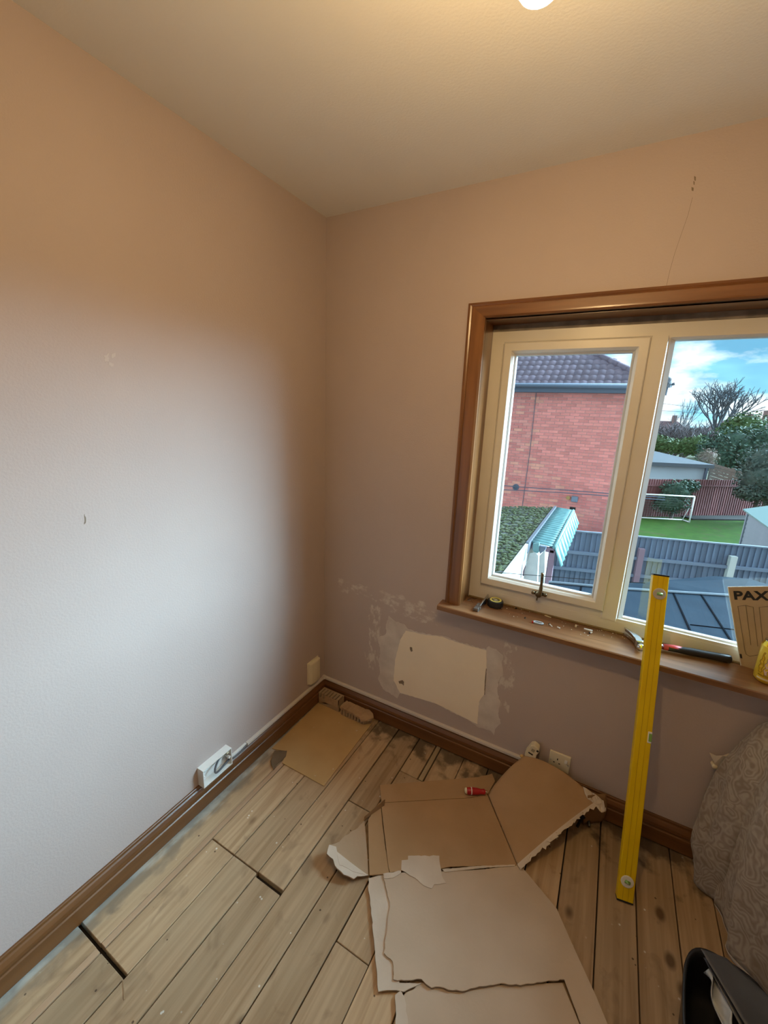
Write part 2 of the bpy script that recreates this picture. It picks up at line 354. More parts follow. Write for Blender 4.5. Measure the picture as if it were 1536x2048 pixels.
# outside
M['mortar'] = pm('mortar', (.66,.44,.42), rough=.95)
M['brick'] = pm('red_brick', (.92,.32,.27), (.84,.28,.25), scale=6, rough=.9, rnd_amt=.16, bump=.1, bscale=40)
M['brick_s'] = pm('red_brick_far', (.92,.32,.27), (.78,.26,.23), scale=4, rough=.9, lo=.3, hi=.7)
M['tile'] = pm('roof_tile', (.215,.165,.205), (.165,.13,.17), scale=7, rough=.75, rnd_amt=.15)
M['fascia_k'] = pm('dark_fascia', (.10,.13,.18), rough=.6)
M['fence_g'] = pm('grey_fence_board', (.125,.165,.235), (.095,.13,.19), scale=10, rough=.9, stretch=(1,1,.1), rnd_amt=.14)
M['post_r'] = pm('purple_brown_post', (.23,.15,.19), rough=.9)
M['post_c'] = pm('concrete_post', (.48,.50,.48), rough=.9)
M['fence_r'] = pm('red_fence_board', (.19,.065,.065), (.145,.05,.055), scale=10, rough=.9, stretch=(1,1,.1), rnd_amt=.15)
M['fence_w'] = pm('weathered_panel', (.28,.21,.17), (.22,.165,.135), scale=10, rough=.9)
M['lawn'] = pm('lawn', (.022,.062,.007), (.034,.085,.010), scale=5, rough=1, spec=.1, bump=.5, bscale=60, c3=(.045,.06,.018), s3=2, lo3=.56, hi3=.72)
M['ground'] = pm('garden_ground', (.10,.14,.07), (.13,.12,.08), scale=.3, rough=.95)
M['soil'] = pm('dark_border', (.010,.012,.013), (.02,.02,.018), scale=9, rough=.95)
M['felt'] = pm('roof_felt', (.016,.028,.043), (.021,.035,.052), scale=3, rough=1, spec=.08, bump=.1, bscale=90)
M['felt_d'] = pm('roof_felt_seam', (.004,.006,.010), spec=.02, rough=1)
M['moss'] = pm('mossy_tile', (.05,.058,.06), (.06,.07,.035), scale=9, rough=.95, bump=.5, bscale=40, c3=(.09,.10,.05), s3=16, lo3=.52, hi3=.66)
M['polyc'] = pm('turquoise_corrugated', (.10,.24,.25), (.14,.29,.30), scale=8, rough=.45)
M['white_o'] = pm('white_board', (.42,.43,.41), (.36,.37,.36), scale=6, rough=.6)
M['alu'] = pm('grey_flashing', (.085,.10,.125), rough=.5)
M['goal'] = pm('white_goal', (.85,.87,.86), rough=.5)
M['net'] = pm('goal_net', (.10,.13,.12), rough=.9)
M['shed'] = pm('pale_blue_shed', (.16,.21,.24), (.14,.19,.22), scale=3, rough=.7)
M['shed_r'] = pm('green_shed_roof', (.13,.22,.22), rough=.6)
M['gar_w'] = pm('garage_wall', (.48,.56,.62), rough=.8)
M['gar_r'] = pm('garage_roof', (.075,.085,.105), (.065,.075,.09), scale=2, rough=.8)
M['leaf1'] = pm('evergreen_leaf', (.025,.075,.05), (.045,.11,.065), scale=3, rough=.6)
M['leaf2'] = pm('bright_leaf', (.06,.12,.03), (.09,.16,.045), scale=3, rough=.6)
M['leaf3'] = pm('grey_green_leaf', (.05,.085,.07), (.08,.11,.085), scale=3, rough=.7)
M['twig'] = pm('bare_twig', (.10,.085,.095), (.14,.12,.13), scale=5, rough=.9)
M['twig2'] = pm('bare_branch', (.09,.10,.12), rough=.9)
M['trunk_b'] = pm('bark', (.12,.10,.09), rough=.95)
M['far_w'] = pm('far_wall', (.62,.60,.58), rough=.9)
M['far_b'] = pm('far_brick', (.34,.20,.19), rough=.9)
M['far_r'] = pm('far_roof', (.17,.10,.11), rough=.9)
M['far_p'] = pm('far_window', (.08,.11,.14), rough=.2)

# ---------------------------------------------------------------- room shell
RX, RY, H = 2.75, -2.75, 2.5
WX0, WX1, WZ0, WZ1 = .785, 2.52, .80, 2.02       # window opening
def struct(mb, name, mat, **k): return tag(mb.build(name, mat, **k), kind='structure')
wl = struct(MB().box((-.12, RY-.12, -.06), (0, .28, H+.1)), 'wall_left', M['wall'])
ww = MB()
ww.box((0,0,-.06), (WX0,.28,H+.1)); ww.box((WX1,0,-.06), (RX+.12,.28,H+.1)); ww.box((WX0,0,-.06), (WX1,.28,WZ0)); ww.box((WX0,0,WZ1), (WX1,.28,H+.1))
ww = struct(ww, 'wall_window', M['wall_w'], fix=False)
struct(MB().box((RX, RY-.12, -.06), (RX+.12, 0, H+.1)), 'wall_right', M['wall'])
struct(MB().box((0, RY-.12, -.06), (RX, RY, H+.1)), 'wall_back', M['wall'])
struct(MB().box((0, RY, H), (RX, 0, H+.1)), 'ceiling', M['ceiling'])
floor = struct(MB().box((0, RY, -.06), (RX, 0, -.024)), 'floor', M['subfloor'])

# planks
gx = [.002] + [.147 + .1215*k for k in range(22)]
gx = [g for g in gx if g < RX-.03] + [RX-.002]
cuts = {0:[(-1.315,.012)], 1:[(-1.315,.012),(-.912,.004)], 2:[(-.912,.004),(-1.9,.003)], 3:[(-.916,.016)], 4:[(-.498,.004),(-1.7,.003)], 5:[(-.245,.003)],
        6:[(-.93,.003)], 7:[(-1.4,.003)], 9:[(-1.1,.003)], 10:[(-.7,.003)], 12:[(-1.5,.003)], 14:[(-.6,.003)], 16:[(-1.2,.003)]}
pr = random.Random(3)
for i in range(len(gx)-1):
    a, b = gx[i], gx[i+1]; ys = [(-.002, 0)] + sorted(cuts.get(i, []), reverse=True) + [(RY+.002, 0)]
    for j in range(len(ys)-1):
        y1 = ys[j][0] - ys[j][1]/2; y0 = ys[j+1][0] + ys[j+1][1]/2
        w0 = pr.uniform(.0010,.0032); w1 = pr.uniform(.0010,.0030); bb = b
        if i == 5 and j == 0: bb = .727
        if i == 0: bb = .1245
        dz = pr.uniform(-.002, .0); t1 = pr.uniform(-.0012,.0012)
        m_ = MB(); x0, x1 = a + w0, bb - w1
        m_.add([(x0,y0,-.024),(x1,y0,-.024),(x1,y1,-.024),(x0,y1,-.024),(x0,y0,dz),(x1,y0,dz+t1),(x1,y1,dz+t1),(x0,y1,dz)],
               [(3,2,1,0),(4,5,6,7),(0,1,5,4),(1,2,6,5),(2,3,7,6),(3,0,4,7)])
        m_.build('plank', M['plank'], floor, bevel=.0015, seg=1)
for y0, y1 in ((RY+.002,-1.322),(-1.308,-.46)):
    MB().box((.1252,y0,-.024), (.1455,y1,.0006)).build('edge_strip', pm('pinkish_strip', (.50,.33,.20), (.42,.27,.16), scale=30, stretch=(1,.06,1), rough=.7), floor, bevel=.001, seg=1)
MB().obox((.292,-1.334,.0004), (.9,-.43,0), (.43,.9,0), (0,0,1), (.026,.0013,.0004)).build('saw_mark', pm('fresh_saw_mark', (.34,.22,.12), rough=.8), floor)
MB().box((.730,-.243,-.024), (.751,-.002,-.001)).build('filler_strip', pm('new_lath', (.42,.33,.20), (.30,.22,.13), scale=20, stretch=(1,.2,1), rough=.8), floor, bevel=.001, seg=1)

# skirting boards
sk = [(0,.007),(.020,.007),(.020,.066),(.0165,.0695),(.0165,.074),(.0195,.080),(.0185,.092),(.012,.104),(.008,.1085),(.008,.118),(.006,.12),(0,.12)]
struct(MB().prism([(d, 0, z) for d, z in sk], (0, RY, 0)), 'baseboard_left', M['skirt_y'])
struct(MB().prism([(0.0, -d, z) for d, z in sk], (RX, 0, 0)), 'baseboard_window', M['skirt_x'])
struct(MB().prism([(RX-d, -.02, z) for d, z in sk], (0, RY+.02, 0)), 'baseboard_right', M['skirt_y'])
struct(MB().prism([(.02, RY+d, z) for d, z in sk], (RX-.04, 0, 0)), 'baseboard_back', M['skirt_x'])

# repaired plaster patch and scars, on the walls
def zpts(l, ox, oy, s): return [(ox + a*s, oy + b*s) for a, b in l]
def wall_poly(pix, parent, name, mat, y0, th, amp=.004, step=.008, seed=1):
    pts = [Vector((p.x, -y0, p.z)) for p in (on(u, v, 1, 0) for u, v in pix)]
    pts = jag(pts, amp, step, seed); pts = [Vector((p.x, -y0, p.z)) for p in pts]
    return MB().prism(pts, (0, -th, 0)).build(name, mat, parent)
S5 = (640, 1160, 440/1536)
pout = zpts([(480,250),(520,285),(590,310),(620,345),(740,378),(850,388),(960,430),(1100,468),(1160,485),(1180,460),(1230,480),(1280,520),(1270,580),(1280,640),(1250,700),(1240,780),(1260,860),(1245,930),(1265,1000),(1230,1030),(1215,1085),(1190,1050),(1110,1030),(1040,980),(940,930),(800,860),(690,820),(560,790),(540,825),(500,800),(440,760),(405,690),(420,640),(410,560),(425,500),(405,400),(460,375),(465,300)], *S5)
pin = zpts([(600,352),(740,384),(850,394),(960,436),(1100,474),(1163,490),(1165,610),(1150,790),(1112,850),(1100,1005),(940,925),(800,856),(560,786),(515,700),(525,560),(560,420)], *S5)
wall_poly(pout, ww, 'filler_patch', M['filler'], -.0005, .002, .0035, .010, 3)
wall_poly(pin, ww, 'plaster_patch', M['plaster'], .0010, .0015, .0015, .012, 4)
for k, q in enumerate(([(630,465),(645,470),(648,495),(638,500),(630,485)], [(550,705),(575,697),(588,708),(585,735),(575,722),(556,722)])):
    wall_poly(zpts(q, *S5), ww, 'torn_hole', M['hole'], .0022, .001, .001, .004, 9+k)
wall_poly(zpts([(1160,615),(1164,620),(1158,720),(1152,800),(1148,798),(1152,700)], *S5), ww, 'crack', M['hole'], .0022, .001, .0006, .006, 12)
def lwall_poly(pix, name, mat, th, seed):
    pts = [on(u, v, 0, 0) for u, v in pix]; r = random.Random(seed); out = []
    for i in range(len(pts)):
        a, b = pts[i], pts[(i+1) % len(pts)]
        for q in range(3): out.append(a.lerp(b, q/3) + Vector((0, r.uniform(-.002,.002), r.uniform(-.002,.002))))
    return MB().prism([Vector((-.0005, p.y, p.z)) for p in out], (th+.0005, 0, 0)).build(name, mat, wl)
for q, s in (([(208,712),(218,706),(216,722),(210,724)],1), ([(222,708),(231,706),(230,714),(224,716)],2), ([(218,724),(229,728),(224,733),(216,730)],3)):
    lwall_poly(q, 'filler_dab', pm('faded_filler', (.56,.48,.43), rough=.8), .0006, s)
lwall_poly([(168,1030),(170,1030),(171,1046),(169,1048)], 'scratch', M['hole'], .0008, 5)
for k, (u, v, w, h) in enumerate(((1390,357,1.6,5),(1388,366,1.2,4),(1385,378,2.2,4))):
    wall_poly([(u-w,v-h),(u+w,v-h*.6),(u+w*.8,v+h),(u-w*.8,v+h*.7)], ww, 'pit', M['hole'], -.0003, .001, .0003, .003, 20+k)
cr = [on(u, v, 1, 0) for u, v in ((1385,395),(1376,430),(1362,470),(1350,505),(1340,540),(1331,580))]
MB().tube([(p.x, .0, p.z) for p in cr], .0004, 5).build('hairline_crack', M['hole'], ww)

# ---------------------------------------------------------------- window
win = tag(empty('window_1'), kind='structure')
FY = .11
fr_ = MB().ring(WX0+.001, WX1-.001, WZ0+.001, 1.993, [(0,FY+.036),(0,FY),(.048,FY),(.056,FY+.012),(.058,FY+.036)])
fr_.build('outer_frame', M['upvc'], win)
MB().box((WX0+.002, FY+.0005, WZ0+.002), (1.365, FY+.034, .8835)).build('bottom_rail', M['upvc'], win)
MB().box((1.3655, FY+.0005, WZ0+.002), (WX1-.002, FY+.034, .862)).build('bottom_rail', M['upvc'], win)
MB().box((WX0+.001, FY, 1.994), (WX1-.001, FY+.06, WZ1-.001)).build('head_packer', pm('grey_mastic', (.32,.27,.22), (.2,.17,.14), scale=20, rough=.9), win)
ml = MB(); ml.prism([(1.352,FY+.036,.85),(1.352,FY-.001,.85),(1.358,FY-.004,.85),(1.408,FY-.004,.85),(1.416,FY+.010,.85),(1.416,FY+.036,.85)], (0,0,1.10)); ml.build('mullion', M['upvc'], win)
# right hand glazing: one wide fixed pane
MB().ring(1.412, WX1-.055, .848, 1.952+.02, [(0,FY+.034),(0,FY+.006),(.004,FY+.004),(.020,FY+.016),(.020,FY+.034)]).build('glazing_bead', M['gasket'], win)
MB().box((1.425, FY+.022, .862), (WX1-.068, FY+.028, 1.958)).build('pane', M['glass'], win)
# opening sash
sash = MB().ring(.841, 1.357, .884, 1.948, [(0,FY+.030),(0,FY-.012),(.004,FY-.015),(.032,FY-.015),(.040,FY-.004),(.046,FY+.012),(.046,FY+.030)]).build('sash', M['upvc'], win)
MB().ring(.837, 1.361, .8795, 1.952, [(0,FY+.02),(0,FY-.0015),(.005,FY-.003),(.006,FY+.02)]).build('seal', M['gasket'], win)
MB().ring(.8845, 1.3135, .9275, 1.9045, [(0,FY+.03),(0,FY+.003),(.006,FY+.008),(.007,FY+.03)]).build('glazing_bead', M['gasket'], sash)
MB().box((.888, FY+.018, .931), (1.310, FY+.024, 1.901)).build('pane', M['glass'], sash)
# cockspur handle
hx, hz, hy = 1.104, .902, FY-.016
hd = MB().box((hx-.030, hy-.006, hz-.008), (hx+.032, hy, hz+.008)).build('handle', M['brass'], sash, bevel=.003)
for dx in (-.024, .026): MB().lathe([(.008,0),(.008,.006),(.005,.010)], (hx+dx, hy-.004, hz), (0,-1,0), 14).build('screw_boss', M['brass'], sash, smooth=True)
MB().lathe([(.013,0),(.014,.010),(.013,.020),(.006,.025)], (hx, hy-.002, hz), (0,-1,0), 16).build('pivot', M['brass'], sash, smooth=True)
MB().tube(bezier_path([(hx,hy-.020,hz),(hx+.006,hy-.026,hz+.012),(hx+.008,hy-.030,hz+.05),(hx+.006,hy-.034,hz+.107)], 5), [.009]*5+[.0075]*5+[.006]*5+[.0065], 10).build('lever', M['brass'], sash, smooth=True)
MB().tube([(hx-.004,hy-.012,hz-.010),(hx-.005,hy-.014,hz-.030)], .0035, 8).build('spur', M['brass'], sash)
for u in ((1002,1180),(1140,1208)):
    p = on(*u, 1, FY); MB().box((p.x-.016, FY-.010, .8825), (p.x+.016, FY-.001, .8865)).build('drain_cover', M['gasket'], win)
# timber lining, architrave and sill board
MB().box((WX0-.012, 0, WZ0), (WX0+.0005, FY, WZ1)).build('jamb_lining', M['arch_z'], win)
MB().box((WX1-.0005, 0, WZ0), (WX1+.012, FY, WZ1)).build('jamb_lining', M['arch_z'], win)
MB().box((WX0, 0, WZ1-.0005), (WX1, FY, WZ1+.012)).build('head_lining', M['arch_x'], win)
ap = [(0,-.001),(0,-.014),(.010,-.018),(.016,-.016),(.022,-.021),(.060,-.024),(.066,-.024),(.073,-.018),(.073,-.001)]
def arch_side(x0, sgn, name):
    pts0 = [(x0+sgn*d, y) for d, y in ap]; vs = []; n = len(ap)
    for (x, y), (d, _) in zip(pts0, ap): vs.append((x, y, WZ0))
    for (x, y), (d, _) in zip(pts0, ap): vs.append((x, y, 2.082 - d*.058/.073))
    return MB().add(vs, [tuple(range(n))[::-1], tuple(range(n,2*n))] + [(i,(i+1)%n,n+(i+1)%n,n+i) for i in range(n)]).build(name, M['arch_z'], win)
arch_side(.712, 1, 'architrave_jamb'); arch_side(WX1+.073, -1, 'architrave_jamb')
vs = []; n = len(ap)
for d, y in ap: vs.append((.712+d, y, 2.082 - d*.058/.073))
for d, y in ap: vs.append((WX1+.073-d, y, 2.082 - d*.058/.073))
MB().add(vs, [tuple(range(n))[::-1], tuple(range(n,2*n))] + [(i,(i+1)%n,n+(i+1)%n,n+i) for i in range(n)]).build('architrave_head', M['arch_x'], win)
MB().prism([(.695,-.070,.778),(.695,-.0705,.797),(.695,-.067,.8005),(.695,0,.8005),(.695,0,.778)], (WX1+.09-.695,0,0)).build('sill_board', M['sill'], win)
MB().box((WX0+.0005, -.001, .779), (WX1-.0005, FY+.06, .8005)).build('sill_inner', M['sill'], win)
MB().tube([(WX0+.004, FY-.003, .803), (WX1-.004, FY-.003, .803)], .0045, 6).build('mastic_bead', pm('brown_mastic', (.16,.10,.04), (.25,.17,.07), scale=20, rough=.8), win)

# ---------------------------------------------------------------- electrical fittings
t = thing('cable_trunking', 'white mini trunking along top of left skirting board', 'trunking')
MB().box((.0, -.60, .120), (.016, -.018, .133)).build('channel', M['trunk'], t, bevel=.0015)
MB().box((.0002, -.708, .120), (.012, -.602, .133)).build('end_piece', M['white_pl'], t, bevel=.001)
t = thing('cable_trunking', 'painted mini trunking along top of skirting board below plaster patch', 'trunking')
MB().box((.004, -.016, .120), (1.145, -.0, .134)).build('channel', M['trunk'], t, bevel=.0015)
MB().box((.0, -.020, .119), (.018, -.0005, .136)).build('corner_piece', M['trunk'], t, bevel=.001)
MB().lathe([(.002,0),(.008,.004),(.0085,.009),(.004,.013)], (1.137,-.009,.1335), (0,0,1), 14).build('end_stop', pm('orange_cap', (.72,.47,.16), rough=.5), t, smooth=True)

t = thing('socket_back_box', 'open white surface back box on left skirting with loose grey cable', 'back box')
bx0, bx1, by0, by1, bz0, bz1 = .0, .036, -.852, -.707, .121, .205
bb = MB(); w = .003
bb.box((bx0,by0,bz0),(bx0+w,by1,bz1)); bb.box((bx0+w,by0,bz0),(bx1,by0+w,bz1)); bb.box((bx0+w,by1-w,bz0),(bx1,by1,bz1)); bb.box((bx0+w,by0+w,bz0),(bx1,by1-w,bz0+w)); bb.box((bx0+w,by0+w,bz1-w),(bx1,by1-w,bz1))
bb.build('box_shell', M['white_pl'], t, fix=False)
for yy, zz in ((-.828,.170),(-.752,.170)): MB().lathe([(.0055,0),(.0055,.002)], (bx0+w,yy,zz), (1,0,0), 14).build('fixing_hole', M['dark'], t)
for zz in (.163,): MB().box((bx0+w,-.845,zz-.001),(bx0+w+.004,-.72,zz+.001)).build('rib', M['white_pl'], t)
for yy in (-.845,-.719): MB().lathe([(.006,0),(.006,.030)], (bx0+w,yy+.002,.163), (1,0,0), 12).build('screw_lug', M['white_pl'], t)
for k in range(4): MB().box((bx0+w,-.80+k*.008,.172),(bx0+w+.0012,-.796+k*.008,.186)).build('knockout', pm('knockout_grey', (.5,.52,.55), rough=.5), t)
MB().tube(bezier_path([(.010,-.700,.128),(.020,-.712,.140),(.030,-.745,.145),(.040,-.785,.150),(.042,-.800,.160),(.034,-.792,.172),(.018,-.765,.178),(.006,-.735,.182)], 6), .0042, 8).build('cable', M['grey_cable'], t, smooth=True)
MB().tube(bezier_path([(.010,-.700,.128),(.016,-.68,.124),(.017,-.64,.124),(.014,-.605,.128)], 5), .0038, 8).build('cable', M['grey_cable'], t, smooth=True)
MB().lathe([(.006,0),(.006,.012),(.003,.014)], (.016,-.722,.187), (1,0,0), 12).build('cable_gland', M['cream_pl'], t)

t = thing('blank_junction_box', 'plain cream surface junction box on left wall by corner', 'junction box')
pts = [(0,-.062),(.020,-.064),(.026,-.072),(.030,-.104),(.026,-.140),(.020,-.150),(0,-.152)]
MB().prism([(x,y,.163) for x,y in pts], (0,0,.128)).build('cover', M['cream_pl'], t, bevel=.004)
MB().box((0,-.154,.160),(.006,-.060,.2935)).build('back_plate', M['cream_pl'], t, bevel=.001)

t = thing('wall_socket', 'single cream switched wall socket above skirting below the window', 'socket')
MB().box((1.249,-.009,.143),(1.335,0,.229)).build('face_plate', M['cream_pl'], t, bevel=.003)
for x0,z0,w_,h_ in ((1.283,.197,.004,.009),(1.2705,.178,.0065,.004),(1.2925,.178,.0065,.004)):
    MB().box((x0-w_/2,-.0098,z0-h_/2),(x0+w_/2,-.0085,z0+h_/2)).build('pin_slot', M['dark'], t)
MB().box((1.311,-.013,.192),(1.323,-.008,.209)).build('rocker_switch', M['white_pl'], t, bevel=.002)
for x0 in (1.257,1.327): MB().lathe([(.0032,0),(.003,.0015)], (x0,-.0088,.186), (0,-1,0), 12).build('screw', M['screw'], t)

t = thing('plug_adaptor', 'cream plastic plug adaptor standing on skirting beside the wall socket', 'plug')
c = Vector((1.180,-.030,.205)); ta = -.28
ax = Vector((math.cos(ta),0,math.sin(ta))); az = Vector((-math.sin(ta),0,math.cos(ta)))
ol = [(-.022,-.036),(-.010,-.040),(-.006,-.030),(.004,-.032),(.008,-.040),(.020,-.034),(.024,-.016),(.020,.002),(.024,.020),(.016,.038),(-.008,.042),(-.020,.030),(-.024,.0),(-.026,-.018)]
MB().prism([c + ax*a*.95 + az*b - Vector((0,-.022,0)) for a,b in ol], (0,-.034,0)).build('body', M['cream_pl'], t, bevel=.007, seg=3)
fy = Vector((0,-.0125,0))
for (a,b,w_,h_,mk) in ((-.002,.016,.007,.007,'trunk'),(-.004,-.006,.010,.003,'dark'),(.014,.026,.004,.004,'dark')):
    MB().obox(c + ax*a + az*b + fy, ax, Vector((0,1,0)), az, (w_,.0012,h_)).build('slot', pm('slot_grey', (.35,.30,.2), rough=.6) if mk=='trunk' else M['dark'], t)

# ---------------------------------------------------------------- light bulb
t = thing('pendant_bulb', 'lit warm round bulb hanging from the ceiling', 'light bulb')
bc = on(1083, -66, 2, 2.20)
prof = [(.004,-.034),(.014,-.0315),(.023,-.025),(.0295,-.016),(.033,-.004),(.033,.004),(.030,.016),(.024,.029),(.017,.040),(.0145,.050)]
MB().lathe(prof, bc, (0,0,1), 28).build('glass_bulb', M['bulb'], t, smooth=True)
MB().lathe([(.0145,.050),(.0145,.064),(.019,.066),(.020,.105),(.014,.115),(.006,.128)], bc, (0,0,1), 20).build('lamp_holder', M['bulb_cap'], t)
MB().tube([bc+Vector((0,0,.125)), Vector((bc.x,bc.y,H-.018))], .003, 8).build('flex', M['bulb_cap'], t)
MB().lathe([(.012,-.022),(.035,-.014),(.040,0)], (bc.x,bc.y,H), (0,0,1), 24).build('ceiling_rose', M['bulb_cap'], t)

# ---------------------------------------------------------------- floor things near the corner
HZ = .0012
hp = [(632.6,1406.6),(543.5,1497),(573,1503),(570,1512),(564.6,1526),(648,1572),(744,1446.5)]
hpw = [on(u, v, 2, .004) for u, v in hp]; hpw += [Vector((.362,-.022,.004)), Vector((.021,-.022,.004))]
for p in hpw: p.x = max(p.x, .021)
tag(MB().prism([Vector((p.x,p.y,HZ)) for p in hpw], (0,0,.0035)).build('hardboard_sheet', M['hard'], bevel=.0005, seg=1), 'tan hardboard sheet with notched corner on floor beside left skirting', 'board')
for u, v in ((577,1525),(645,1565)):
    pass
tag(MB().prism(jag([Vector((p.x,p.y,.0052)) for p in (on(u,v,2,.005) for u,v in ((541,1522),(549,1502),(574,1502),(571,1514),(553,1531),(547,1541)))], .0015, .01, 4), (0,0,.002)).build('scrap_piece', M['scrap']), 'small torn brown scrap lying at notched corner of the hardboard', 'scrap')
# slotted brick standing
t = thing('slotted_brick', 'whole slotted clay brick standing in the room corner', 'brick')
x0,x1,y0,y1,z0,z1 = .026,.166,-.082,-.030,.0048,.078
sl = [x0+.012+k*.0205 for k in range(7)]
pts = [(x0,z0),(x1,z0),(x1,z1)]
for s in reversed(sl): pts += [(s+.0055,z1),(s+.0055,z1-.030),(s-.001,z1-.030),(s-.001,z1)]
pts += [(x0,z1)]
MB().prism([(a,y0,b) for a,b in pts], (0,y1-y0-.008,0)).build('body', M['clay'], t)
MB().box((x0,y1-.008,z0),(x1,y1,z1)).build('rear_face', M['clay'], t)
MB().box((.070,y0-.002,.030),(.160,y0+.001,z1-.004)).build('face_chip', M['clay_t'], t, bevel=.001)
t = thing('broken_brick', 'broken slotted clay brick lying against skirting with rough top', 'brick')
x0,x1,y0,y1,z1 = .182,.345,-.092,-.028,.042
pts = [(x0,y0+.006)]
for k in range(8):
    s = x0 + .012 + k*.0185
    pts += [(s,y0),(s,y0+.014),(s+.006,y0+.014),(s+.006,y0)]
pts += [(.338,y0+.004),(.352,y0+.022),(.366,y0+.03),(.360,y1-.008),(.330,y1),(x0+.004,y1),(x0-.004,y0+.035)]
MB().prism([(a,b,.0048) for a,b in pts], (0,0,.034)).build('body', M['clay'], t)
rb = random.Random(5)
top = [(x0-.004,y0+.004),(x0+.05,y0-.004),(x0+.10,y0-.004),(x0+.135,y0-.010),(x0+.150,y0-.022),(x0+.172,y0-.010),(x0+.19,y0+.012),(x0+.196,y0+.03),(x0+.176,y0+.056),(x0+.150,y1-y0+y0+.002),(x0+.06,y1),(x0,y1+.002),(x0-.008,y0+.04)]
tb = bmesh.new(); vsx = [tb.verts.new((p.x,p.y,.0388)) for p in jag([Vector((a,b,0)) for a,b in top], .003, .012, 6)]
fc = tb.faces.new(vsx); ex = bmesh.ops.extrude_face_region(tb, geom=[fc]); 
for g in ex['geom']:
    if isinstance(g, bmesh.types.BMVert): g.co.z += .012 + rb.uniform(-.003,.003); g.co.x += rb.uniform(-.003,.003)
bmesh.ops.triangulate(tb, faces=[f for f in tb.faces if len(f.verts) > 4]); bmesh.ops.recalc_face_normals(tb, faces=tb.faces)
me = bpy.data.meshes.new('rough_top'); tb.to_mesh(me); tb.free(); me.materials.append(M['clay_t']); ro = bpy.data.objects.new('rough_top', me); COL.objects.link(ro); ro.parent = t

# ---------------------------------------------------------------- torn cardboard
cb = thing('torn_cardboard_box', 'flattened torn brown cardboard box with raised flap on floor', 'cardboard')
def sheet(pix, name, mat, z, th=.004, amp=.003, step=.012, seed=1, plain=(), curl=None, sub=0):
    pts = [on(u, v, 2, z) for u, v in pix]; pts = jag(pts, amp, step, seed, plain)
    if not curl: return MB().prism([Vector((p.x,p.y,z-th)) for p in pts], (0,0,th)).build(name, mat, cb)
    b = bmesh.new(); f = b.faces.new([b.verts.new((p.x,p.y,z)) for p in pts]); bmesh.ops.triangulate(b, faces=[f])
    for _ in range(sub): bmesh.ops.subdivide_edges(b, edges=[e for e in b.edges if e.calc_length() > .02], cuts=1)
    bmesh.ops.triangulate(b, faces=b.faces)
    for v in b.verts: v.co.z += curl(v.co)
    bmesh.ops.recalc_face_normals(b, faces=b.faces)
    me = bpy.data.meshes.new(name); b.to_mesh(me); b.free(); me.materials.append(mat); o = bpy.data.objects.new(name, me); COL.objects.link(o); o.parent = cb
    m = o.modifiers.new('solid','SOLIDIFY'); m.thickness = th; m.offset = -1; return o
S4 = (560, 1640, 680/1536); S7 = (640, 1640, 260/1536)
bot = zpts([(512,720),(560,724),(600,722),(640,718),(660,740),(685,757),(720,752),(760,766),(830,772),(860,760),(900,750),(960,745),(1000,736),(1050,744),(1100,742),(1160,732),(1200,728),(1285,720)], *S4)
lft = zpts([(465,240),(480,310),(497,375),(485,480),(470,600),(510,640),(512,720)], *S4)
low = lft[:-1] + bot + zpts([(1200,520),(1130,330),(1068,205),(900,225),(740,232)], *S4)
sheet(low, 'lower_panel', M['card_daylit'], .016, seed=2, plain=tuple(range(len(lft)-1+len(bot)-1, len(low))), amp=.002, step=.010)
sheet(zpts([(1068,205),(1130,330),(1200,520),(1285,720),(1420,1080),(1600,1080),(1480,922),(1430,800),(1320,560),(1250,400),(1085,203)], *S4), 'side_wing', M['card_daylit'], .0155, plain=tuple(range(11)), seed=3)
sheet(zpts([(400,262),(465,242),(480,310),(500,375),(500,480),(500,600),(520,640),(540,735),(640,735),(560,775),(505,768),(445,775),(432,640),(425,540),(412,400),(400,320)], *S4), 'torn_strip', M['card_t'], .0105, seed=4, amp=.002, step=.012)
sheet(zpts([(640,735),(1000,745),(1275,735),(1420,1080),(560,1080),(520,930),(560,790)], *S4), 'under_layer', M['card_daylit'], .0062, seed=5, plain=(0,1,2,3,4))
sheet(zpts([(520,790),(545,770),(562,800),(580,930),(585,1080),(515,1080),(522,900)], *S4), 'under_strip', M['card_t'], .0098, seed=6, amp=.003)
up = [(762,1606),(943,1596),(974,1588),(1034,1730),(900,1733),(884,1737),(802,1741),(780,1745),(777,1735)]
sheet(up, 'upper_panel', M['card'], .0175, seed=7, plain=(0,1,2,6,7,8), amp=.0012)
sheet([(760,1570),(870,1561),(958,1554),(984,1547),(990,1562),(976,1587),(943,1595),(763,1605)], 'top_strip', M['card'], .0172, seed=8, plain=(0,1,3,4,5,6,7), amp=.002)
sheet([(736,1640),(758,1606),(761,1606),(766,1660),(777,1738),(779,1745),(766,1748),(739,1750)], 'crease_strip', M['card'], .0165, seed=9, plain=tuple(range(8)))
tf = zpts([(525,10),(420,120),(300,210),(240,290),(160,345),(100,370),(80,480),(155,530),(175,600),(200,630),(280,690),(340,700),(400,720),(440,680),(570,655),(560,430),(540,160)], *S7)
e1 = on(735,1700,2,.017); e0 = on(660,1715,2,.017); ed = (e0-e1); el = ed.length; ed.normalize()
sheet(tf, 'torn_flap', M['card_f'], .0165, seed=10, plain=(13,14,15,16), amp=.0025, curl=lambda p: .030*max(0,((Vector((p.x,p.y,0))-Vector((e1.x,e1.y,0))).dot(ed)/el))**1.5, sub=2)
tfe = zpts([(110,365),(80,480),(155,530),(175,600),(200,630),(280,690),(340,700),(400,720),(440,680),(570,655),(430,640),(330,610),(230,590),(205,480),(190,370)], *S7)
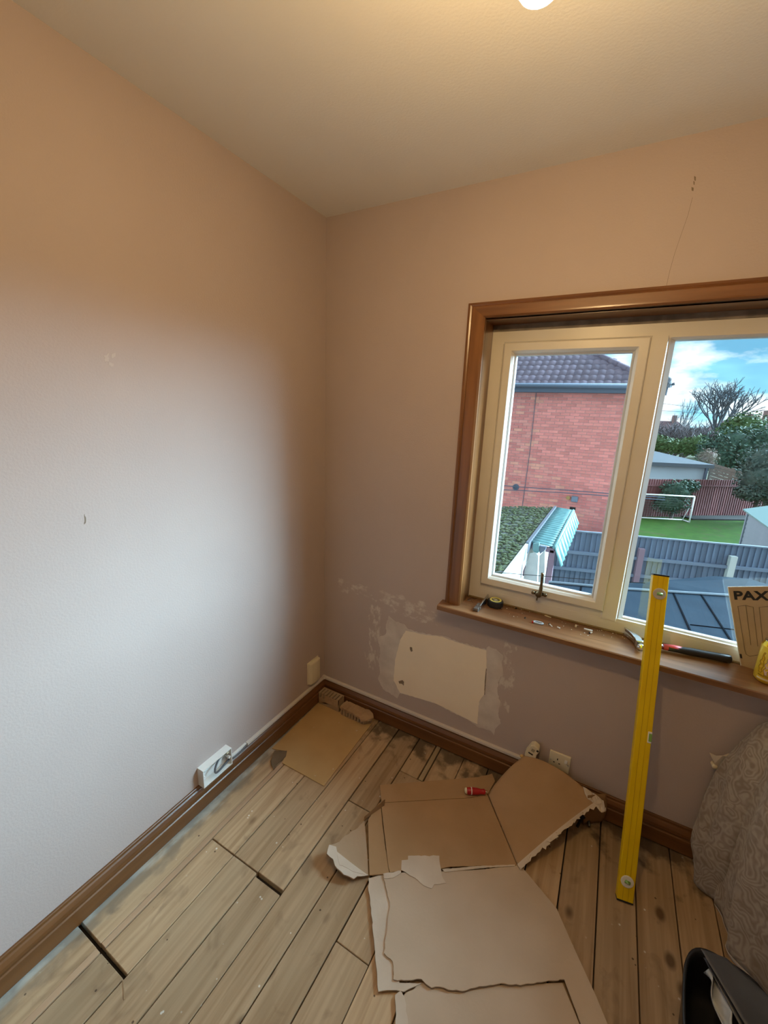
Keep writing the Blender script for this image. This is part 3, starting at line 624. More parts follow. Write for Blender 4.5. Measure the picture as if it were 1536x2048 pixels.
sheet(tfe, 'torn_edge', M['card_t'], .0178, seed=10, plain=(9,14), amp=.0025, th=.001, curl=lambda p: .030*max(0,((Vector((p.x,p.y,0))-Vector((e1.x,e1.y,0))).dot(ed)/el))**1.5+.0005, sub=2)
sheet(zpts([(960,590),(965,475),(1040,468),(1040,422),(1410,422),(1430,580),(1440,660),(1490,745),(1350,760),(1320,810),(1220,770),(1120,680)], *S7), 'bare_paper_patch', M['card_t'], .0184, th=.0008, seed=11, amp=.002, step=.012)
sheet([(766,1747),(780,1745),(802,1741),(802,1746),(785,1756),(768,1757)], 'torn_lip', M['card_t'], .0182, th=.001, seed=12, amp=.002, step=.01)
sheet([(884,1738),(960,1732),(1030,1729),(1030,1732),(960,1736),(890,1744)], 'torn_lip', M['card_t'], .0182, th=.001, seed=13, amp=.0012, step=.01)
# small curled tab
q0 = on(728,1640,2,.016); q1 = on(768,1612,2,.016); qd = on(748,1604,2,.05) - on(752,1622,2,.016)
MB().grid(lambda u, v: q0.lerp(q1, u) + Vector((0,0,.022*math.sin(v*1.5)*(.4+.6*u) - .004*(1-v))) + Vector((-.25,.97,0))*(.020*v*(1-.35*v)*(.5+.5*u)), 8, 5).build('curled_tab', M['card_i'], cb, solid=.0025, smooth=True)
# raised flap: hinged on the fold, its far end leaning on the skirting
h0 = on(976,1588,2,.0175); h1 = on(1038,1737,2,.0175)
fe = [on(u, v, 1, y) for u, v, y in ((1048,1512,-.045),(1085,1521,-.040),(1130,1546,-.042),(1165,1574,-.045),(1188,1590,-.055),(1200,1600,-.07))]
fr2 = bezier_path(fe, 6)
def torn(u): return on(1038+(1196-1038)*u, 0, 2, 0)
jr = random.Random(21); jv = [jr.uniform(-1,1) for _ in range(60)]
NU, NV = 24, 20
def flap(u, v):          # u: across from straight edge to torn edge, v: hinge to wall
    a = h0.lerp(h1, u); k = u*(len(fr2)-1); i = min(int(k), len(fr2)-2); b = fr2[i].lerp(fr2[i+1], k-i)
    p = a.lerp(b, v); p.z += .020*math.sin(math.pi*v)*(1-.3*u)
    if u > .999: p += Vector((-.004,-.006,0))*jv[int(v*40)]*1.0 + Vector((.004,-.002,.0))*jv[int(v*40)+7]
    return p
MB().grid(flap, NU, 40).build('raised_flap', M['card'], cb, solid=.004, smooth=True)
def edge_strip(u, v):
    p = flap(.955+.05*u if u < .9 else 1.0, v) if u < .9 else flap(1.0, v) + Vector((.005,-.005,-.003))*(1+.4*jv[int(v*40)+3])
    return p + Vector((0,-.001,.0032))
MB().grid(edge_strip, 2, 40).build('torn_edge', M['card_t'], cb, solid=.0012)
# torn ragged end folding down to the floor by the skirting
def rag(u, v):
    k = (.60+.40*u)*(len(fr2)-1); i = min(int(k), len(fr2)-2); b = fr2[i].lerp(fr2[i+1], k-i)
    w_ = v*(.55 + .45*math.sin(u*3.0)) 
    return b + Vector((.020*w_ + .012*u, -.055*w_ - .004*jv[int(u*12)], .004 - .012*w_ + .006*jv[int(u*12)+int(v*3)]))
MB().grid(rag, 12, 5).build('ragged_end', M['card_t'], cb, solid=.0025)
e5 = fe[-1]; gb = on(1192,1652,2,.012)
MB().grid(lambda u, v: Vector((e5.x-.045+.065*u+.012*math.sin(v*3)*u, -.030-.05*(1-u)-.012*math.sin(v*2.5), max(.006, e5.z*(1-v)+.006))) , 10, 8).build('folded_end', M['card_i'], cb, solid=.003, smooth=True)
MB().tube(bezier_path([(1.395,-.13,.02),(1.41,-.10,.045),(1.43,-.07,.03),(1.44,-.09,.012)], 4), .006, 6).build('dark_tape', M['black_pl'], cb)

# screwdriver with red handle
t = thing('screwdriver', 'red-handled screwdriver with cream end resting on cardboard by raised flap', 'screwdriver')
a = on(929,1581,2,.033); b = on(974,1584,2,.033); ax = (b-a); ax.z = 0; ax.normalize()
MB().lathe([(.004,0),(.0105,.002),(.0125,.006),(.0125,.010)], a, ax, 16).build('end_cap', M['cream_pl'], t, smooth=True)
MB().lathe([(.0125,.0102),(.0145,.016),(.0150,.035),(.0140,.055),(.0105,.072),(.0105,.080),(.0125,.086),(.008,.092)], a, ax, 12).build('handle', M['red_pl'], t, smooth=True)
MB().lathe([(.0151,.028),(.0154,.029),(.0154,.031),(.0151,.032)], a, ax, 16).build('band', M['print_w'], t)
MB().tube([a+ax*.092, a+ax*.100], .003, 8).build('shaft', M['steel'], t)

# ---------------------------------------------------------------- spirit level
t = thing('spirit_level', 'long yellow spirit level leaning against the window sill', 'spirit level')
F = Vector((1.569,-.327,.003)); T = Vector((1.517,.003,1.116))
LA = (T-F).normalized(); LEN = (T-F).length
W = Vector((.98,.18,0)); W = (W - LA*W.dot(LA)).normalized(); N = W.cross(LA).normalized()
if N.dot(EYE-F) < 0: N = -N
hw = .0255
prof = [(-hw,0),(-hw+.002,.0008),(-.0095,.0008),(-.009,-.0004),(-.008,.0008),(.0075,.0008),(.0085,-.0004),(.0095,.0008),(hw-.002,.0008),(hw,0),(hw,-.022),(-hw,-.022)]
MB().prism([F + LA*.004 + W*a + N*b for a, b in prof], LA*(LEN-.008)).build('body', M['yellow'], t)
for g in (-.0085,.008): MB().obox(F+LA*LEN/2+W*g+N*.0008, W, N, LA, (.0005,.0004,LEN/2-.006)).build('groove_line', M['yellow2'], t)
for e in (0, LEN-.005): MB().obox(F+LA*(e+.0025)+N*-.0108, W, N, LA, (hw+.0006,.0122,.003)).build('end_cap', M['black_pl'], t, bevel=.001)
for (u, v) in ((1321,1188),(1252,1762)):
    p = onp(u, v, F, N); s = (p-F).dot(LA); c = F + LA*s + N*.001
    MB().lathe([(.0205,0),(.0205,.002),(.018,.0028)], c, N, 28).build('vial_ring', M['white_pl'] if v > 1500 else pm('grey_ring', (.50,.46,.40), rough=.4), t)
    dv = W if v < 1500 else (W*.95 + LA*-.2).normalized()
    MB().tube([c+N*.003-dv*.0085, c+N*.003+dv*.0085], .0055, 12).build('vial', M['vial'], t, smooth=True)
    MB().tube([c+N*.0075-dv*.003, c+N*.0075+dv*.003], .0016, 8).build('bubble', M['bubble'], t, smooth=True)
p = onp(1300,1475,F,N); s = (p-F).dot(LA); c = F + LA*s + W*(hw-.006) + N*.001
MB().obox(c, W, N, LA, (.0065,.0018,.020)).build('vial_window', M['white_pl'], t, bevel=.002)
MB().obox(c+N*.0018+W*.0015, W, N, LA, (.005,.0012,.014)).build('vial', M['vial'], t, bevel=.001)

# ---------------------------------------------------------------- things on the sill
SZ = .8008
t = thing('tape_measure', 'black tape measure with yellow ring label lying on the sill', 'tape measure')
c = Vector((.926,.066,SZ)); 
ol = []
for k in range(24):
    a = k*2*math.pi/24; r = .034*(1 + .07*math.cos(4*a)); ol.append((r*math.cos(a), r*math.sin(a)))
ol = [(x, max(y, -.028)) for x, y in ol]
MB().prism([(c.x+x, c.y+y, SZ) for x, y in ol], (0,0,.032)).build('case', M['black_pl'], t, bevel=.004)
MB().lathe([(.019,0),(.019,.0012),(.026,.0012),(.026,0)], (c.x,c.y+.002,SZ+.0318), (0,0,1), 32, cap=False).build('ring_label', M['label_y'], t)
MB().lathe([(.0188,0),(.0188,.0008)], (c.x,c.y+.002,SZ+.0318), (0,0,1), 28).build('centre_label', pm('olive_label', (.16,.15,.04), rough=.4), t)
for dx, dy, w_, h_ in ((-.004,.006,.010,.0025),(.004,-.004,.008,.002),(.0,-.010,.005,.0012)):
    MB().box((c.x+dx-w_, c.y+dy-h_, SZ+.0325), (c.x+dx+w_, c.y+dy+h_, SZ+.0329)).build('print_bar', M['print_w'], t)
MB().box((c.x+.033,c.y-.020,SZ+.001),(c.x+.037,c.y-.006,SZ+.012)).build('hook', M['steel'], t)
t = thing('utility_knife', 'grey metal utility knife on the sill beside the tape measure', 'knife')
ax = Vector((.06,.96,.0)).normalized(); sd = Vector((ax.y,-ax.x,0)); c0 = Vector((.864,-.034,SZ))
def kp(s, w_, h): return c0 + ax*s + sd*w_ + Vector((0,0,h))
MB().add([kp(0,-.013,0),kp(0,.013,0),kp(.05,.012,0),kp(.05,-.010,0), kp(0,-.011,.014),kp(0,.011,.014),kp(.05,.010,.024),kp(.05,-.008,.022)],
         [(3,2,1,0),(4,5,6,7),(0,1,5,4),(1,2,6,5),(2,3,7,6),(3,0,4,7)]).build('front_grip', pm('dull_metal', (.20,.18,.165), rough=.4, metal=.6), t, bevel=.002)
MB().add([kp(.02,.006,.013),kp(.02,.016,.004),kp(.128,.016,.004),kp(.128,.006,.004), kp(.02,.008,.024),kp(.02,.015,.024),kp(.128,.015,.040),kp(.128,.008,.040)],
         [(3,2,1,0),(4,5,6,7),(0,1,5,4),(1,2,6,5),(2,3,7,6),(3,0,4,7)]).build('back_shell', M['steel'], t, bevel=.0015)
MB().lathe([(.003,0),(.003,.003)], kp(.024,0,.019), (0,0,1), 10).build('screw', M['screw'], t)
t = thing('wire_offcut', 'thin twisted wire offcut at left end of the sill', 'wire')
MB().tube(bezier_path([(.797,.060,SZ+.002),(.815,.068,SZ+.010),(.826,.076,SZ+.006),(.835,.070,SZ+.012)],5), .0012, 6).build('strand', M['dark'], t)
MB().tube(bezier_path([(.800,.050,SZ+.0015),(.815,.058,SZ+.004),(.828,.050,SZ+.0015)],5), .0012, 6).build('strand', M['steel'], t)
# small fixings
def screw_bit(name, label, p, ang, mat, head, l=.016, r=.002, up=0, cat='screw'):
    t = thing(name, label, cat, 'fixings scattered on the sill'); d = Vector((math.cos(ang)*math.cos(up), math.sin(ang)*math.cos(up), math.sin(up)))
    p = Vector(p); MB().lathe([(.0005,-.0015),(.0042,0),(.0042,.002),(.002,.0035)], p, d, 12).build('head', head, t)
    n = 9; MB().lathe([(r*(1 if k % 2 else .65)*(1-.4*(k/n)), .003+l*k/n) for k in range(n)], p, d, 8).build('shank', mat, t); return t
screw_bit('screw', 'tiny black screw nearest the tape measure, by the frame', (1.015,.092,SZ+.0045), 1.6, M['black_pl'], M['black_pl'], .008, up=.0)
screw_bit('screw', 'short dark screw standing left of the white plastic clip', (1.069,.010,SZ+.010), .5, M['steel'], M['black_pl'], .008, up=-.7)
t = thing('plastic_clip', 'white and blue plastic loop clip on the middle of the sill', 'clip', 'fixings scattered on the sill')
c = Vector((1.125,.008,SZ)); lp = [(-.020,-.006),(-.012,.006),(.008,.008),(.020,.002),(.014,-.006),(-.004,-.008),(-.020,-.006)]
MB().tube(bezier_path([(c.x+a,c.y+b,SZ+.0045) for a,b in lp],4), .0032, 6).build('loop', M['blue_pl'], t, smooth=True)
MB().box((c.x-.024,c.y-.011,SZ),(c.x-.018,c.y-.005,SZ+.008)).build('foot', M['red_pl'], t)
screw_bit('screw', 'black-headed screw with white plug right of the plastic clip', (1.168,.022,SZ+.0045), -.9, M['white_pl'], M['black_pl'], .022, .0034)
wp = MB().lathe([(.001,0),(.0032,.002),(.0032,.012),(.0015,.015)], (1.200,.016,SZ+.0034), (.8,-.5,0), 10).build('wall_plug', M['white_pl'])
tag(wp, 'small white wall plug right of the black-headed screw', 'wall plug', 'fixings scattered on the sill')
wp = MB().lathe([(.001,0),(.0036,.002),(.0034,.010),(.002,.012)], (1.268,.062,SZ), (0,0,1), 10).build('wall_plug', M['cream_pl'])
tag(wp, 'cream wall plug standing upright near the window frame', 'wall plug', 'fixings scattered on the sill')
screw_bit('screw', 'white-shanked screw with black head nearest the hammer', (1.322,.034,SZ+.0045), .9, M['white_pl'], M['black_pl'], .014, .004)
MBp = MB().box((1.300,.050,SZ+.006),(1.332,.056,SZ+.010)); tag(MBp.build('plastic_strip', M['white_pl']), 'thin white plastic strip over the screw nearest the hammer', 'strip', 'fixings scattered on the sill')
tag(MB().prism([(1.138,.098,SZ),(1.165,.092,SZ),(1.167,.097,SZ),(1.140,.104,SZ)], (0,0,.002)).build('paint_flake', M['cream_pl']), 'long cream paint flake against the window frame', 'paint flake')
cg = random.Random(8)
t = tag(empty('plaster_crumbs'), 'white plaster crumbs along the back of the sill', 'crumbs', kind='stuff')
mbc = MB()
for k in range(40):
    x = cg.uniform(.86,1.46); y = cg.choice([cg.uniform(.07,.10), cg.uniform(.0,.1)]); s = cg.uniform(.0008,.0028)
    mbc.lathe([(s*.3,0),(s,s*.4),(s*.5,s)], (x,y,SZ), (0,0,1), 5)
o = mbc.build('crumbs', M['print_w'], t); o['kind'] = 'stuff'

# hammer
t = thing('claw_hammer', 'steel claw hammer with black and red grip lying on the sill', 'hammer')
ax = Vector((.985,.17,0)).normalized(); sd = Vector((-ax.y, ax.x, 0)); c0 = Vector((1.492,.036,SZ+.018))
def hp_(s, w_, h=0): return c0 + ax*s + sd*w_ + Vector((0,0,h))
MB().tube([hp_(-.012,0), hp_(.09,0)], [.010,.0095], 12).build('shaft', M['steel'], t, smooth=True)
MB().tube([hp_(.085,0), hp_(.12,0,.001), hp_(.15,0)], [.0112,.0125,.0125], 12).build('red_sleeve', M['pink_pl'], t, smooth=True)
MB().tube([hp_(.100,-.003,-.001), hp_(.135,-.001), hp_(.18,0), hp_(.22,0), hp_(.26,0), hp_(.295,0), hp_(.300,0)], [.0105,.0122,.0150,.0140,.0150,.0160,.012], 14).build('grip', M['black_pl'], t, smooth=True)
MB().tube([hp_(.0,-.048), hp_(.0,-.040), hp_(.0,-.034), hp_(.0,-.014)], [.0135,.0140,.0095,.010], 16).build('striking_face', M['steel'], t, smooth=True)
MB().obox(hp_(0,-.002), ax, sd, Vector((0,0,1)), (.012,.017,.014)).build('head_eye', M['steel'], t, bevel=.003)
for sgn in (-1, 1):
    pa = bezier_path([hp_(0,.012,sgn*.004), hp_(-.010,.040,sgn*.007), hp_(-.028,.066,sgn*.010), hp_(-.034,.076,sgn*.011)], 4)
    m_ = MB(); pr_ = [pa[i] for i in range(len(pa))]; vs = []
    for i, p in enumerate(pr_):
        k = i/(len(pr_)-1); th = .0075*(1-k)+.002; wd = .013*(1-.35*k)
        for a_, b_ in ((-th,-.4),(th,-.4),(th,.6),(-th,.6)): vs.append(p + ax*a_*1.4 + Vector((0,0,sgn*wd*b_*1.1)))
    n = len(pr_); fs = [(3,2,1,0), tuple(4*(n-1)+q for q in range(4))]
    for i in range(n-1):
        for q in range(4): fs.append((4*i+q, 4*i+(q+1)%4, 4*i+4+(q+1)%4, 4*i+4+q))
    m_.add(vs, fs).build('claw', M['steel'], t, bevel=.001)

# PAX card leaning in the window
t = thing('printed_card', 'brown printed card lettered PAX leaning on the window frame', 'card')
TL = on(1456,1174,1,.088); TR = on(1536,1173,1,.092); ed = (TR-TL)
BL = Vector((1.822,.096,SZ)); BR = Vector((1.905,.074,SZ))
TR2 = TL + ed*2.6; BR2 = BL + (BR-BL)*2.9 + Vector((0,.030,.0))
def cardp(u, v, h=0):      # u right, v up
    p = (BL.lerp(BR2, u)).lerp(TL.lerp(TR2, u), v); return p + Vector((0,-h,0))
MB().grid(lambda u, v: cardp(u, v), 6, 6).build('card', M['kraft'], t, solid=.0015)
MB().tube([cardp(0,0), cardp(0,.5), cardp(0,1)], .0016, 6).build('white_edge', M['paper'], t)
MB().tube([cardp(0,1), cardp(.5,1), cardp(1,1)], .0016, 6).build('white_edge', M['paper'], t)
cu = bpy.data.curves.new('lettering', 'FONT'); cu.body = 'PAX'; cu.size = 1; cu.offset = .035
to = bpy.data.objects.new('lettering_tmp', cu); COL.objects.link(to); bpy.context.view_layer.update()
tm = bpy.data.meshes.new_from_object(to.evaluated_get(bpy.context.evaluated_depsgraph_get())); COL.objects.unlink(to); bpy.data.objects.remove(to)
xs = [v.co.x for v in tm.vertices]; ys = [v.co.y for v in tm.vertices]; x0,x1,y0,y1 = min(xs),max(xs),min(ys),max(ys)
UW = .345
for v in tm.vertices:
    v.co = cardp(.045 + UW*(v.co.x-x0)/(x1-x0), .845 + .108*(v.co.y-y0)/(y1-y0), .0018)
tm.materials.append(M['print_k']); lo_ = bpy.data.objects.new('lettering', tm); COL.objects.link(lo_); lo_.parent = t; lo_.name = 'lettering'
def cline(pts, w_=.0006): MB().tube([cardp(a, b, .0016) for a, b in pts], w_, 5).build('printed_line', M['line_k'], t)
cline([(.073,.22),(.068,.765),(.150,.78),(.222,.765),(.224,.30)]); cline([(.150,.78),(.150,.30)]); cline([(.073,.22),(.080,.17),(.12,.155),(.224,.20)])
cline([(.285,.22),(.282,.765),(.36,.78),(.43,.765),(.432,.25)])
MB().box((0,0,0),(.001,.001,.001))
MB().add([cardp(.005,.10,.0017),cardp(.030,.10,.0017),cardp(.030,.155,.0017),cardp(.005,.155,.0017)], [(0,1,2,3)]).build('print_block', M['print_k'], t)

# drinks can
t = thing('drinks_can', 'yellow drinks can with claw mark standing on the sill', 'can')
cc = Vector((1.872,.022,SZ)); rc = .0331; hc = .150
M['can_y'] = pm('yellow_can', (.72,.47,.03), (.80,.58,.08), scale=14, rough=.28, metal=.35)
M['can_d'] = pm('can_outline', (.20,.12,.01), rough=.4); M['can_l'] = pm('can_claw', (.66,.40,.02), rough=.3, metal=.35); M['can_p'] = pm('can_pink', (.70,.50,.40), rough=.35)
MB().lathe([(.024,0),(.026,.002),(.0325,.010),(rc,.014),(rc,hc-.020),(.0325,hc-.016)], cc, (0,0,1), 40).build('body', M['can_y'], t, smooth=True)
MB().lathe([(.0325,hc-.016),(.0275,hc-.004),(.0265,hc-.001)], cc, (0,0,1), 40, cap=False).build('shoulder', pm('gold_shoulder', (.66,.40,.03), rough=.2, metal=.7), t, smooth=True)
MB().lathe([(.0268,hc-.001),(.0274,hc+.0008),(.0262,hc+.0012),(.0245,hc-.004),(.001,hc-.004)], cc, (0,0,1), 36).build('lid', M['steel'], t, smooth=True)
MB().box((cc.x-.006,cc.y-.011,SZ+hc-.004),(cc.x+.006,cc.y+.010,SZ+hc-.0015)).build('ring_pull', M['black_pl'], t, bevel=.002)
tocam = math.atan2(EYE.y-cc.y, EYE.x-cc.x)
def canp(a, h, e=.0004): q = tocam + a/rc; return Vector((cc.x+(rc+e)*math.cos(q), cc.y+(rc+e)*math.sin(q), SZ+h))
def claw(a0, h0, h1_, wob, mat, w_):
    l_ = []; r_ = []; rr = random.Random(int(a0*9999)+5)
    for k in range(13):
        f = k/12; h = h0 + (h1_-h0)*f; ww_ = w_*(.35+.9*math.sin(math.pi*min(1,f*1.15+.08))**.7)*(1+.25*math.sin(k*2.3+wob)); a = a0 + .0016*math.sin(k*1.7+wob)
        l_.append((a-ww_, h)); r_.append((a+ww_, h))
    ol_ = l_ + r_[::-1]; n = 13
    vs = [canp(a,h) for a,h in l_] + [canp(a,h) for a,h in r_]
    MB().add(vs, [(k,k+1,n+k+1,n+k) for k in range(n-1)]).build('claw_mark', mat, t)
    MB().tube([canp(a,h,.0004) for a,h in ol_ + [ol_[0]]], .0006, 5).build('claw_outline', M['can_d'], t)
for k, (a0, mt) in enumerate(((-.019,M['can_l']),(-.003,M['can_p']),(.013,M['can_l']))): claw(a0, .038 if k != 1 else .034, .112, k*1.3, mt, .0045)
for k in range(9):
    a0 = -.022 + k*.005; MB().tube([canp(a0,.028), canp(a0+.001,.033), canp(a0+.003,.027), canp(a0+.004,.031)], .0005, 4).build('script_stroke', M['can_d'], t)
MB().grid(lambda u, v: canp(-.024+.046*u, .0155+.006*v, .0003), 10, 1).build('pale_print_band', pm('can_pale', (.72,.62,.42), rough=.4), t)

# ---------------------------------------------------------------- draped furniture
t = thing('dust_sheet', 'beige paisley cloth draped over furniture beside the window wall', 'dust sheet')
def lerp(a, b, f): return a + (b-a)*f
def piece(tbl, z):
    for (z0, x0), (z1, x1) in zip(tbl, tbl[1:]):
        if z <= z1: return lerp(x0, x1, (z-z0)/(z1-z0))
    return tbl[-1][1]
sil = [(0,1.800),(.06,1.782),(.13,1.772),(.22,1.790),(.32,1.785),(.45,1.808),(.57,1.830),(.66,1.868),(.72,1.93)]
def back(u, v):           # u: wall -> room, v: floor -> top
    z = .006 + .714*v + .05*max(0, u-.75)*(1-v); y = -.030 - .15*u
    x = piece(sil, z) + .012*math.sin(u*8+z*13)*(1-v*.6) + .012*math.sin(z*23)*(1-v) + .012*u + .085*max(0, (u-.62)/.38)**2*(1-.5*v)
    return Vector((x, y, z))
MB().grid(back, 16, 44).build('back_drape', M['cloth'], t, solid=.003, smooth=True)
def front(u, v):
    y0 = -.148 - .93*u
    hemz = .012 + .06*max(0,u-.1)
    z = lerp(hemz, .705, v)
    xb = 1.822 + .36*u; xt = 1.885 + .05*u
    x = lerp(xb, xt, v**1.25) - .014*math.sin(v*math.pi)*(1-u) + .055*math.exp(-u/.012)*(1-.5*v)
    fold = (.026*math.sin(u*24+.2+v*1.6) + .008*math.sin(u*57+v*4))*(1-v*.5)*min(1,u*14)
    y = y0 + .035*v*(1-u) + .012*math.sin(v*5)*(1-u)
    return Vector((x + fold, y, z))
MB().grid(front, 140, 40).build('front_drape', M['cloth'], t, solid=.003, smooth=True)
def topc(u, v):
    e = front(u, 1.0); x = e.x + (2.70-e.x)*v; z = .705 + .020*math.sin(min(1,v*9)*math.pi/2) + .006*math.sin(v*12+u*15)
    return Vector((x, e.y, z))
MB().grid(topc, 30, 30).build('top_cover', M['cloth'], t, solid=.003, smooth=True)
MB().grid(lambda u, v: Vector((lerp(back(u,1.0).x, 2.70, v), back(u,1).y, .720+.012*math.sin(min(1,v*9)*math.pi/2)+.004*math.sin(v*14))), 6, 24).build('top_cover', M['cloth'], t, solid=.003, smooth=True)
MB().grid(lambda u, v: front(.03+.97*u, 0) + Vector((.012*v-.004, 0, -.022*v)), 60, 2).build('hem_lining', M['cloth_l'], t, solid=.002, smooth=True)
def endd(u, v):
    e = front(1, v); return Vector((lerp(e.x, 2.70, u), e.y - .004 + (.030*math.sin(u*26) + .01*math.sin(u*57+1))*(1-v)*min(1, u*8), e.z + .025*math.sin(min(1,u*9)*math.pi/2)*v))
MB().grid(endd, 50, 30).build('end_drape', M['cloth'], t, solid=.003, smooth=True)
pp = [on(u,v,1,-.010) for u,v in ((1419,1505),(1432,1508),(1443,1504),(1457,1507),(1466,1512),(1455,1530),(1440,1545),(1428,1523))]
b_ = bmesh.new(); f = b_.faces.new([b_.verts.new((p.x,-.010-(.018*((i*7)%3)/2),p.z)) for i,p in enumerate(pp)]); bmesh.ops.triangulate(b_, faces=[f])
me = bpy.data.meshes.new('torn_paper'); b_.to_mesh(me); b_.free(); me.materials.append(pm('pale_torn_paper', (.62,.54,.44), rough=.85)); o = bpy.data.objects.new('torn_paper', me); COL.objects.link(o)
o.modifiers.new('solid','SOLIDIFY').thickness = .0015; tag(o, 'crumpled pale paper scrap poking out behind the draped cloth', 'paper')
p = on(1427,1533,1,-.02); t = thing('pipe_cap', 'small cream ribbed cap on wall under the paper scrap', 'cap')
MB().lathe([(.010,0),(.010,.008),(.007,.010),(.009,.013),(.009,.020),(.006,.024)], (p.x+.004,-.0,p.z), (0,-1,0), 16).build('cap', M['cream_pl'], t, smooth=True)

# ---------------------------------------------------------------- black tub with dark sheets
t = thing('black_tub', 'black rubber tub with rounded rim on floor beside the draped cloth', 'tub')
def superel(cx, cy, a, b, n, k, ang):
    q = 2*math.pi*k/40; c, s = math.cos(q), math.sin(q)
    x = a*abs(c)**(2/n)*(1 if c >= 0 else -1); y = b*abs(s)**(2/n)*(1 if s >= 0 else -1)
    return cx + x*math.cos(ang) - y*math.sin(ang), cy + x*math.sin(ang) + y*math.cos(ang)
TZ = .16
rl = on(1389,1925,2,TZ)
tc_ = (rl.x+.062, rl.y-.115); ta_ = -.12
lev = [(.86,.002),(.90,.05),(.96,.13),(1.0,TZ-.006),(1.035,TZ),(1.03,TZ+.008),(.97,TZ+.006),(.94,TZ-.01),(.88,.05),(.84,.010)]
vs = []
for s, z in lev:
    for k in range(40): x, y = superel(tc_[0], tc_[1], .100*s, .160*s, 3.2, k, ta_); vs.append((x, y, z))
fs = [(i*40+k, i*40+(k+1)%40, (i+1)*40+(k+1)%40, (i+1)*40+k) for i in range(len(lev)-1) for k in range(40)] + [tuple(range(40))[::-1], tuple((len(lev)-1)*40+k for k in range(40))]
MB().add(vs, fs).build('shell', M['rub'], t, smooth=True)
def dsheet(pix, dz, label):
    A_, B_, C_, D_ = [on(u, v, 2, TZ+z_+dz) for u, v, z_ in pix]
    o = MB().grid(lambda u, v: A_.lerp(B_, v).lerp(C_.lerp(D_, v), u) + Vector((0,0,-.010*math.sin(u*3.1)*v)), 8, 12).build('dark_plastic_sheet', M['bag'], solid=.002, smooth=True)
    tag(o, label, 'plastic sheet')
dsheet(((1402,1898,.055),(1500,2066,.014),(1452,1916,.016),(1590,2040,.014)), 0, 'pointed dark grey plastic sheet sticking up out of the tub')
dsheet(((1407,1915,.030),(1486,2062,.010),(1450,1925,.006),(1580,2050,.006)), -.006, 'second dark plastic sheet beneath the pointed one in the tub')
wb = on(1418,1985,2,TZ-.01)
br = random.Random(4)
o = MB().grid(lambda u, v: Vector((wb.x-.006+.035*v+.02*u*v+.045*u+.006*math.sin(u*14+v*5), wb.y+.045-.17*u, TZ-.012-.02*u+.016*math.sin(u*9+v*7)+.012*math.sin(v*11+u*3))), 24, 8).build('crumpled_plastic_bag', M['bag_w'], solid=.001, smooth=True)
tag(o, 'crumpled pale blue white plastic bag inside the tub', 'bag')

# ================================================================ outside
GZ = -2.7
tag(MB().box((-60,.30,GZ-.3),(160,260,GZ)).build('ground', M['ground']), kind='structure')
tag(MB().prism([(-3,9.0,GZ),(9,10.9,GZ),(11,25.8,GZ),(3,20.9,GZ),(-3,17.5,GZ)], (0,0,.012)).build('lawn', M['lawn']), kind='structure')

# --- neighbour's brick house
house = thing('brick_house', 'red brick house with purple grey tiled hip roof next door', 'house')
HY, HXR, EZ = 10.0, 1.74, 2.34
hwall = MB().box((-7,HY,GZ),(HXR,HY+7.5,EZ)).build('wall', M['mortar'], house)
bm0 = MB().box((-.1075,-.010,-.0325),(.1075,.01,.0325)); bsrc = None; cand = []
rb2 = random.Random(11)
nrow = int((EZ-GZ)/.075)
for r in range(nrow):
    z = GZ + .0375 + r*.075; off = 0 if r % 2 else .1125
    x = HXR - .1075 - off
    while x > -4.0:
        cand.append((x, z)); x -= .225
def vis(x, z):
    d = Vector((x,HY,z)) - EYE; q = d.dot(R2); return 768+FPX*d.dot(R0)/q, 1024+FPX*d.dot(R1)/q
inn = [c for c in cand if 1000 < vis(*c)[0] < 1262 and 775 < vis(*c)[1] < 1070]
inn.sort(key=lambda c: (Vector((c[0],HY,c[1]))-EYE).length); pick = set(inn[:300])
rest = MB()
for c in cand:
    if c in pick:
        if bsrc is None:
            bsrc = bm0.build('brick', M['brick'], hwall); bsrc.location = (c[0],HY,c[1])
        else: share(bsrc, 'brick', hwall, (c[0],HY+rb2.uniform(-.002,.003),c[1]))
    else: rest.box((c[0]-.1075,HY-.010+rb2.uniform(-.002,.003),c[1]-.0325),(c[0]+.1075,HY+.005,c[1]+.0325))
o = rest.build('brick_courses', M['brick_s'], hwall, fix=False); o['kind'] = 'stuff'
for cc_ in ((.80,.26,.23),(.94,.36,.30),(.86,.29,.25),(.97,.42,.31)): o.data.materials.append(pm('red_brick_tint', cc_, tuple(c*.85 for c in cc_), scale=6, rough=.9))
fi = []
for k in range(len(o.data.polygons)//6): fi += [rb2.choice((0,1,2,3,3,4,1,2))]*6
o.data.polygons.foreach_set('material_index', fi)
# roof
TP = .60; ECX, ECY, ECZ = 1.95, 9.70, 2.47
deck = MB(); run = 4.05
A = Vector((ECX,ECY,ECZ)); pk = Vector((ECX-run,ECY+run,ECZ+run*TP))
deck.add([A, pk, (-8,ECY+run,ECZ+run*TP), (-8,ECY,ECZ), (ECX,ECY+8.1,ECZ)], [(0,1,2,3),(0,4,1)])
roof = deck.build('roof', M['tile'], house)
roof.location = (0,0,-.03)
al = math.atan(TP)
tm_ = MB(); NW = 6; L_ = .34
top_ = []; botv = []
for k in range(NW+1):
    x = .186*k/NW; h = .012 + .024*max(0, math.sin(math.pi*(k/NW)*1.0))**1.2 if k <= NW else 0
    top_.append((x,h))
vs = [(x,0,h) for x,h in top_] + [(x,L_,h-.010) for x,h in top_] + [(x,0,h-.014) for x,h in top_]
n = NW+1
tm_.add(vs, [(k,k+1,n+k+1,n+k) for k in range(NW)] + [(2*n+k,2*n+k+1,k+1,k) for k in range(NW)])
tsrc = None; ntile = 0; restt = MB()
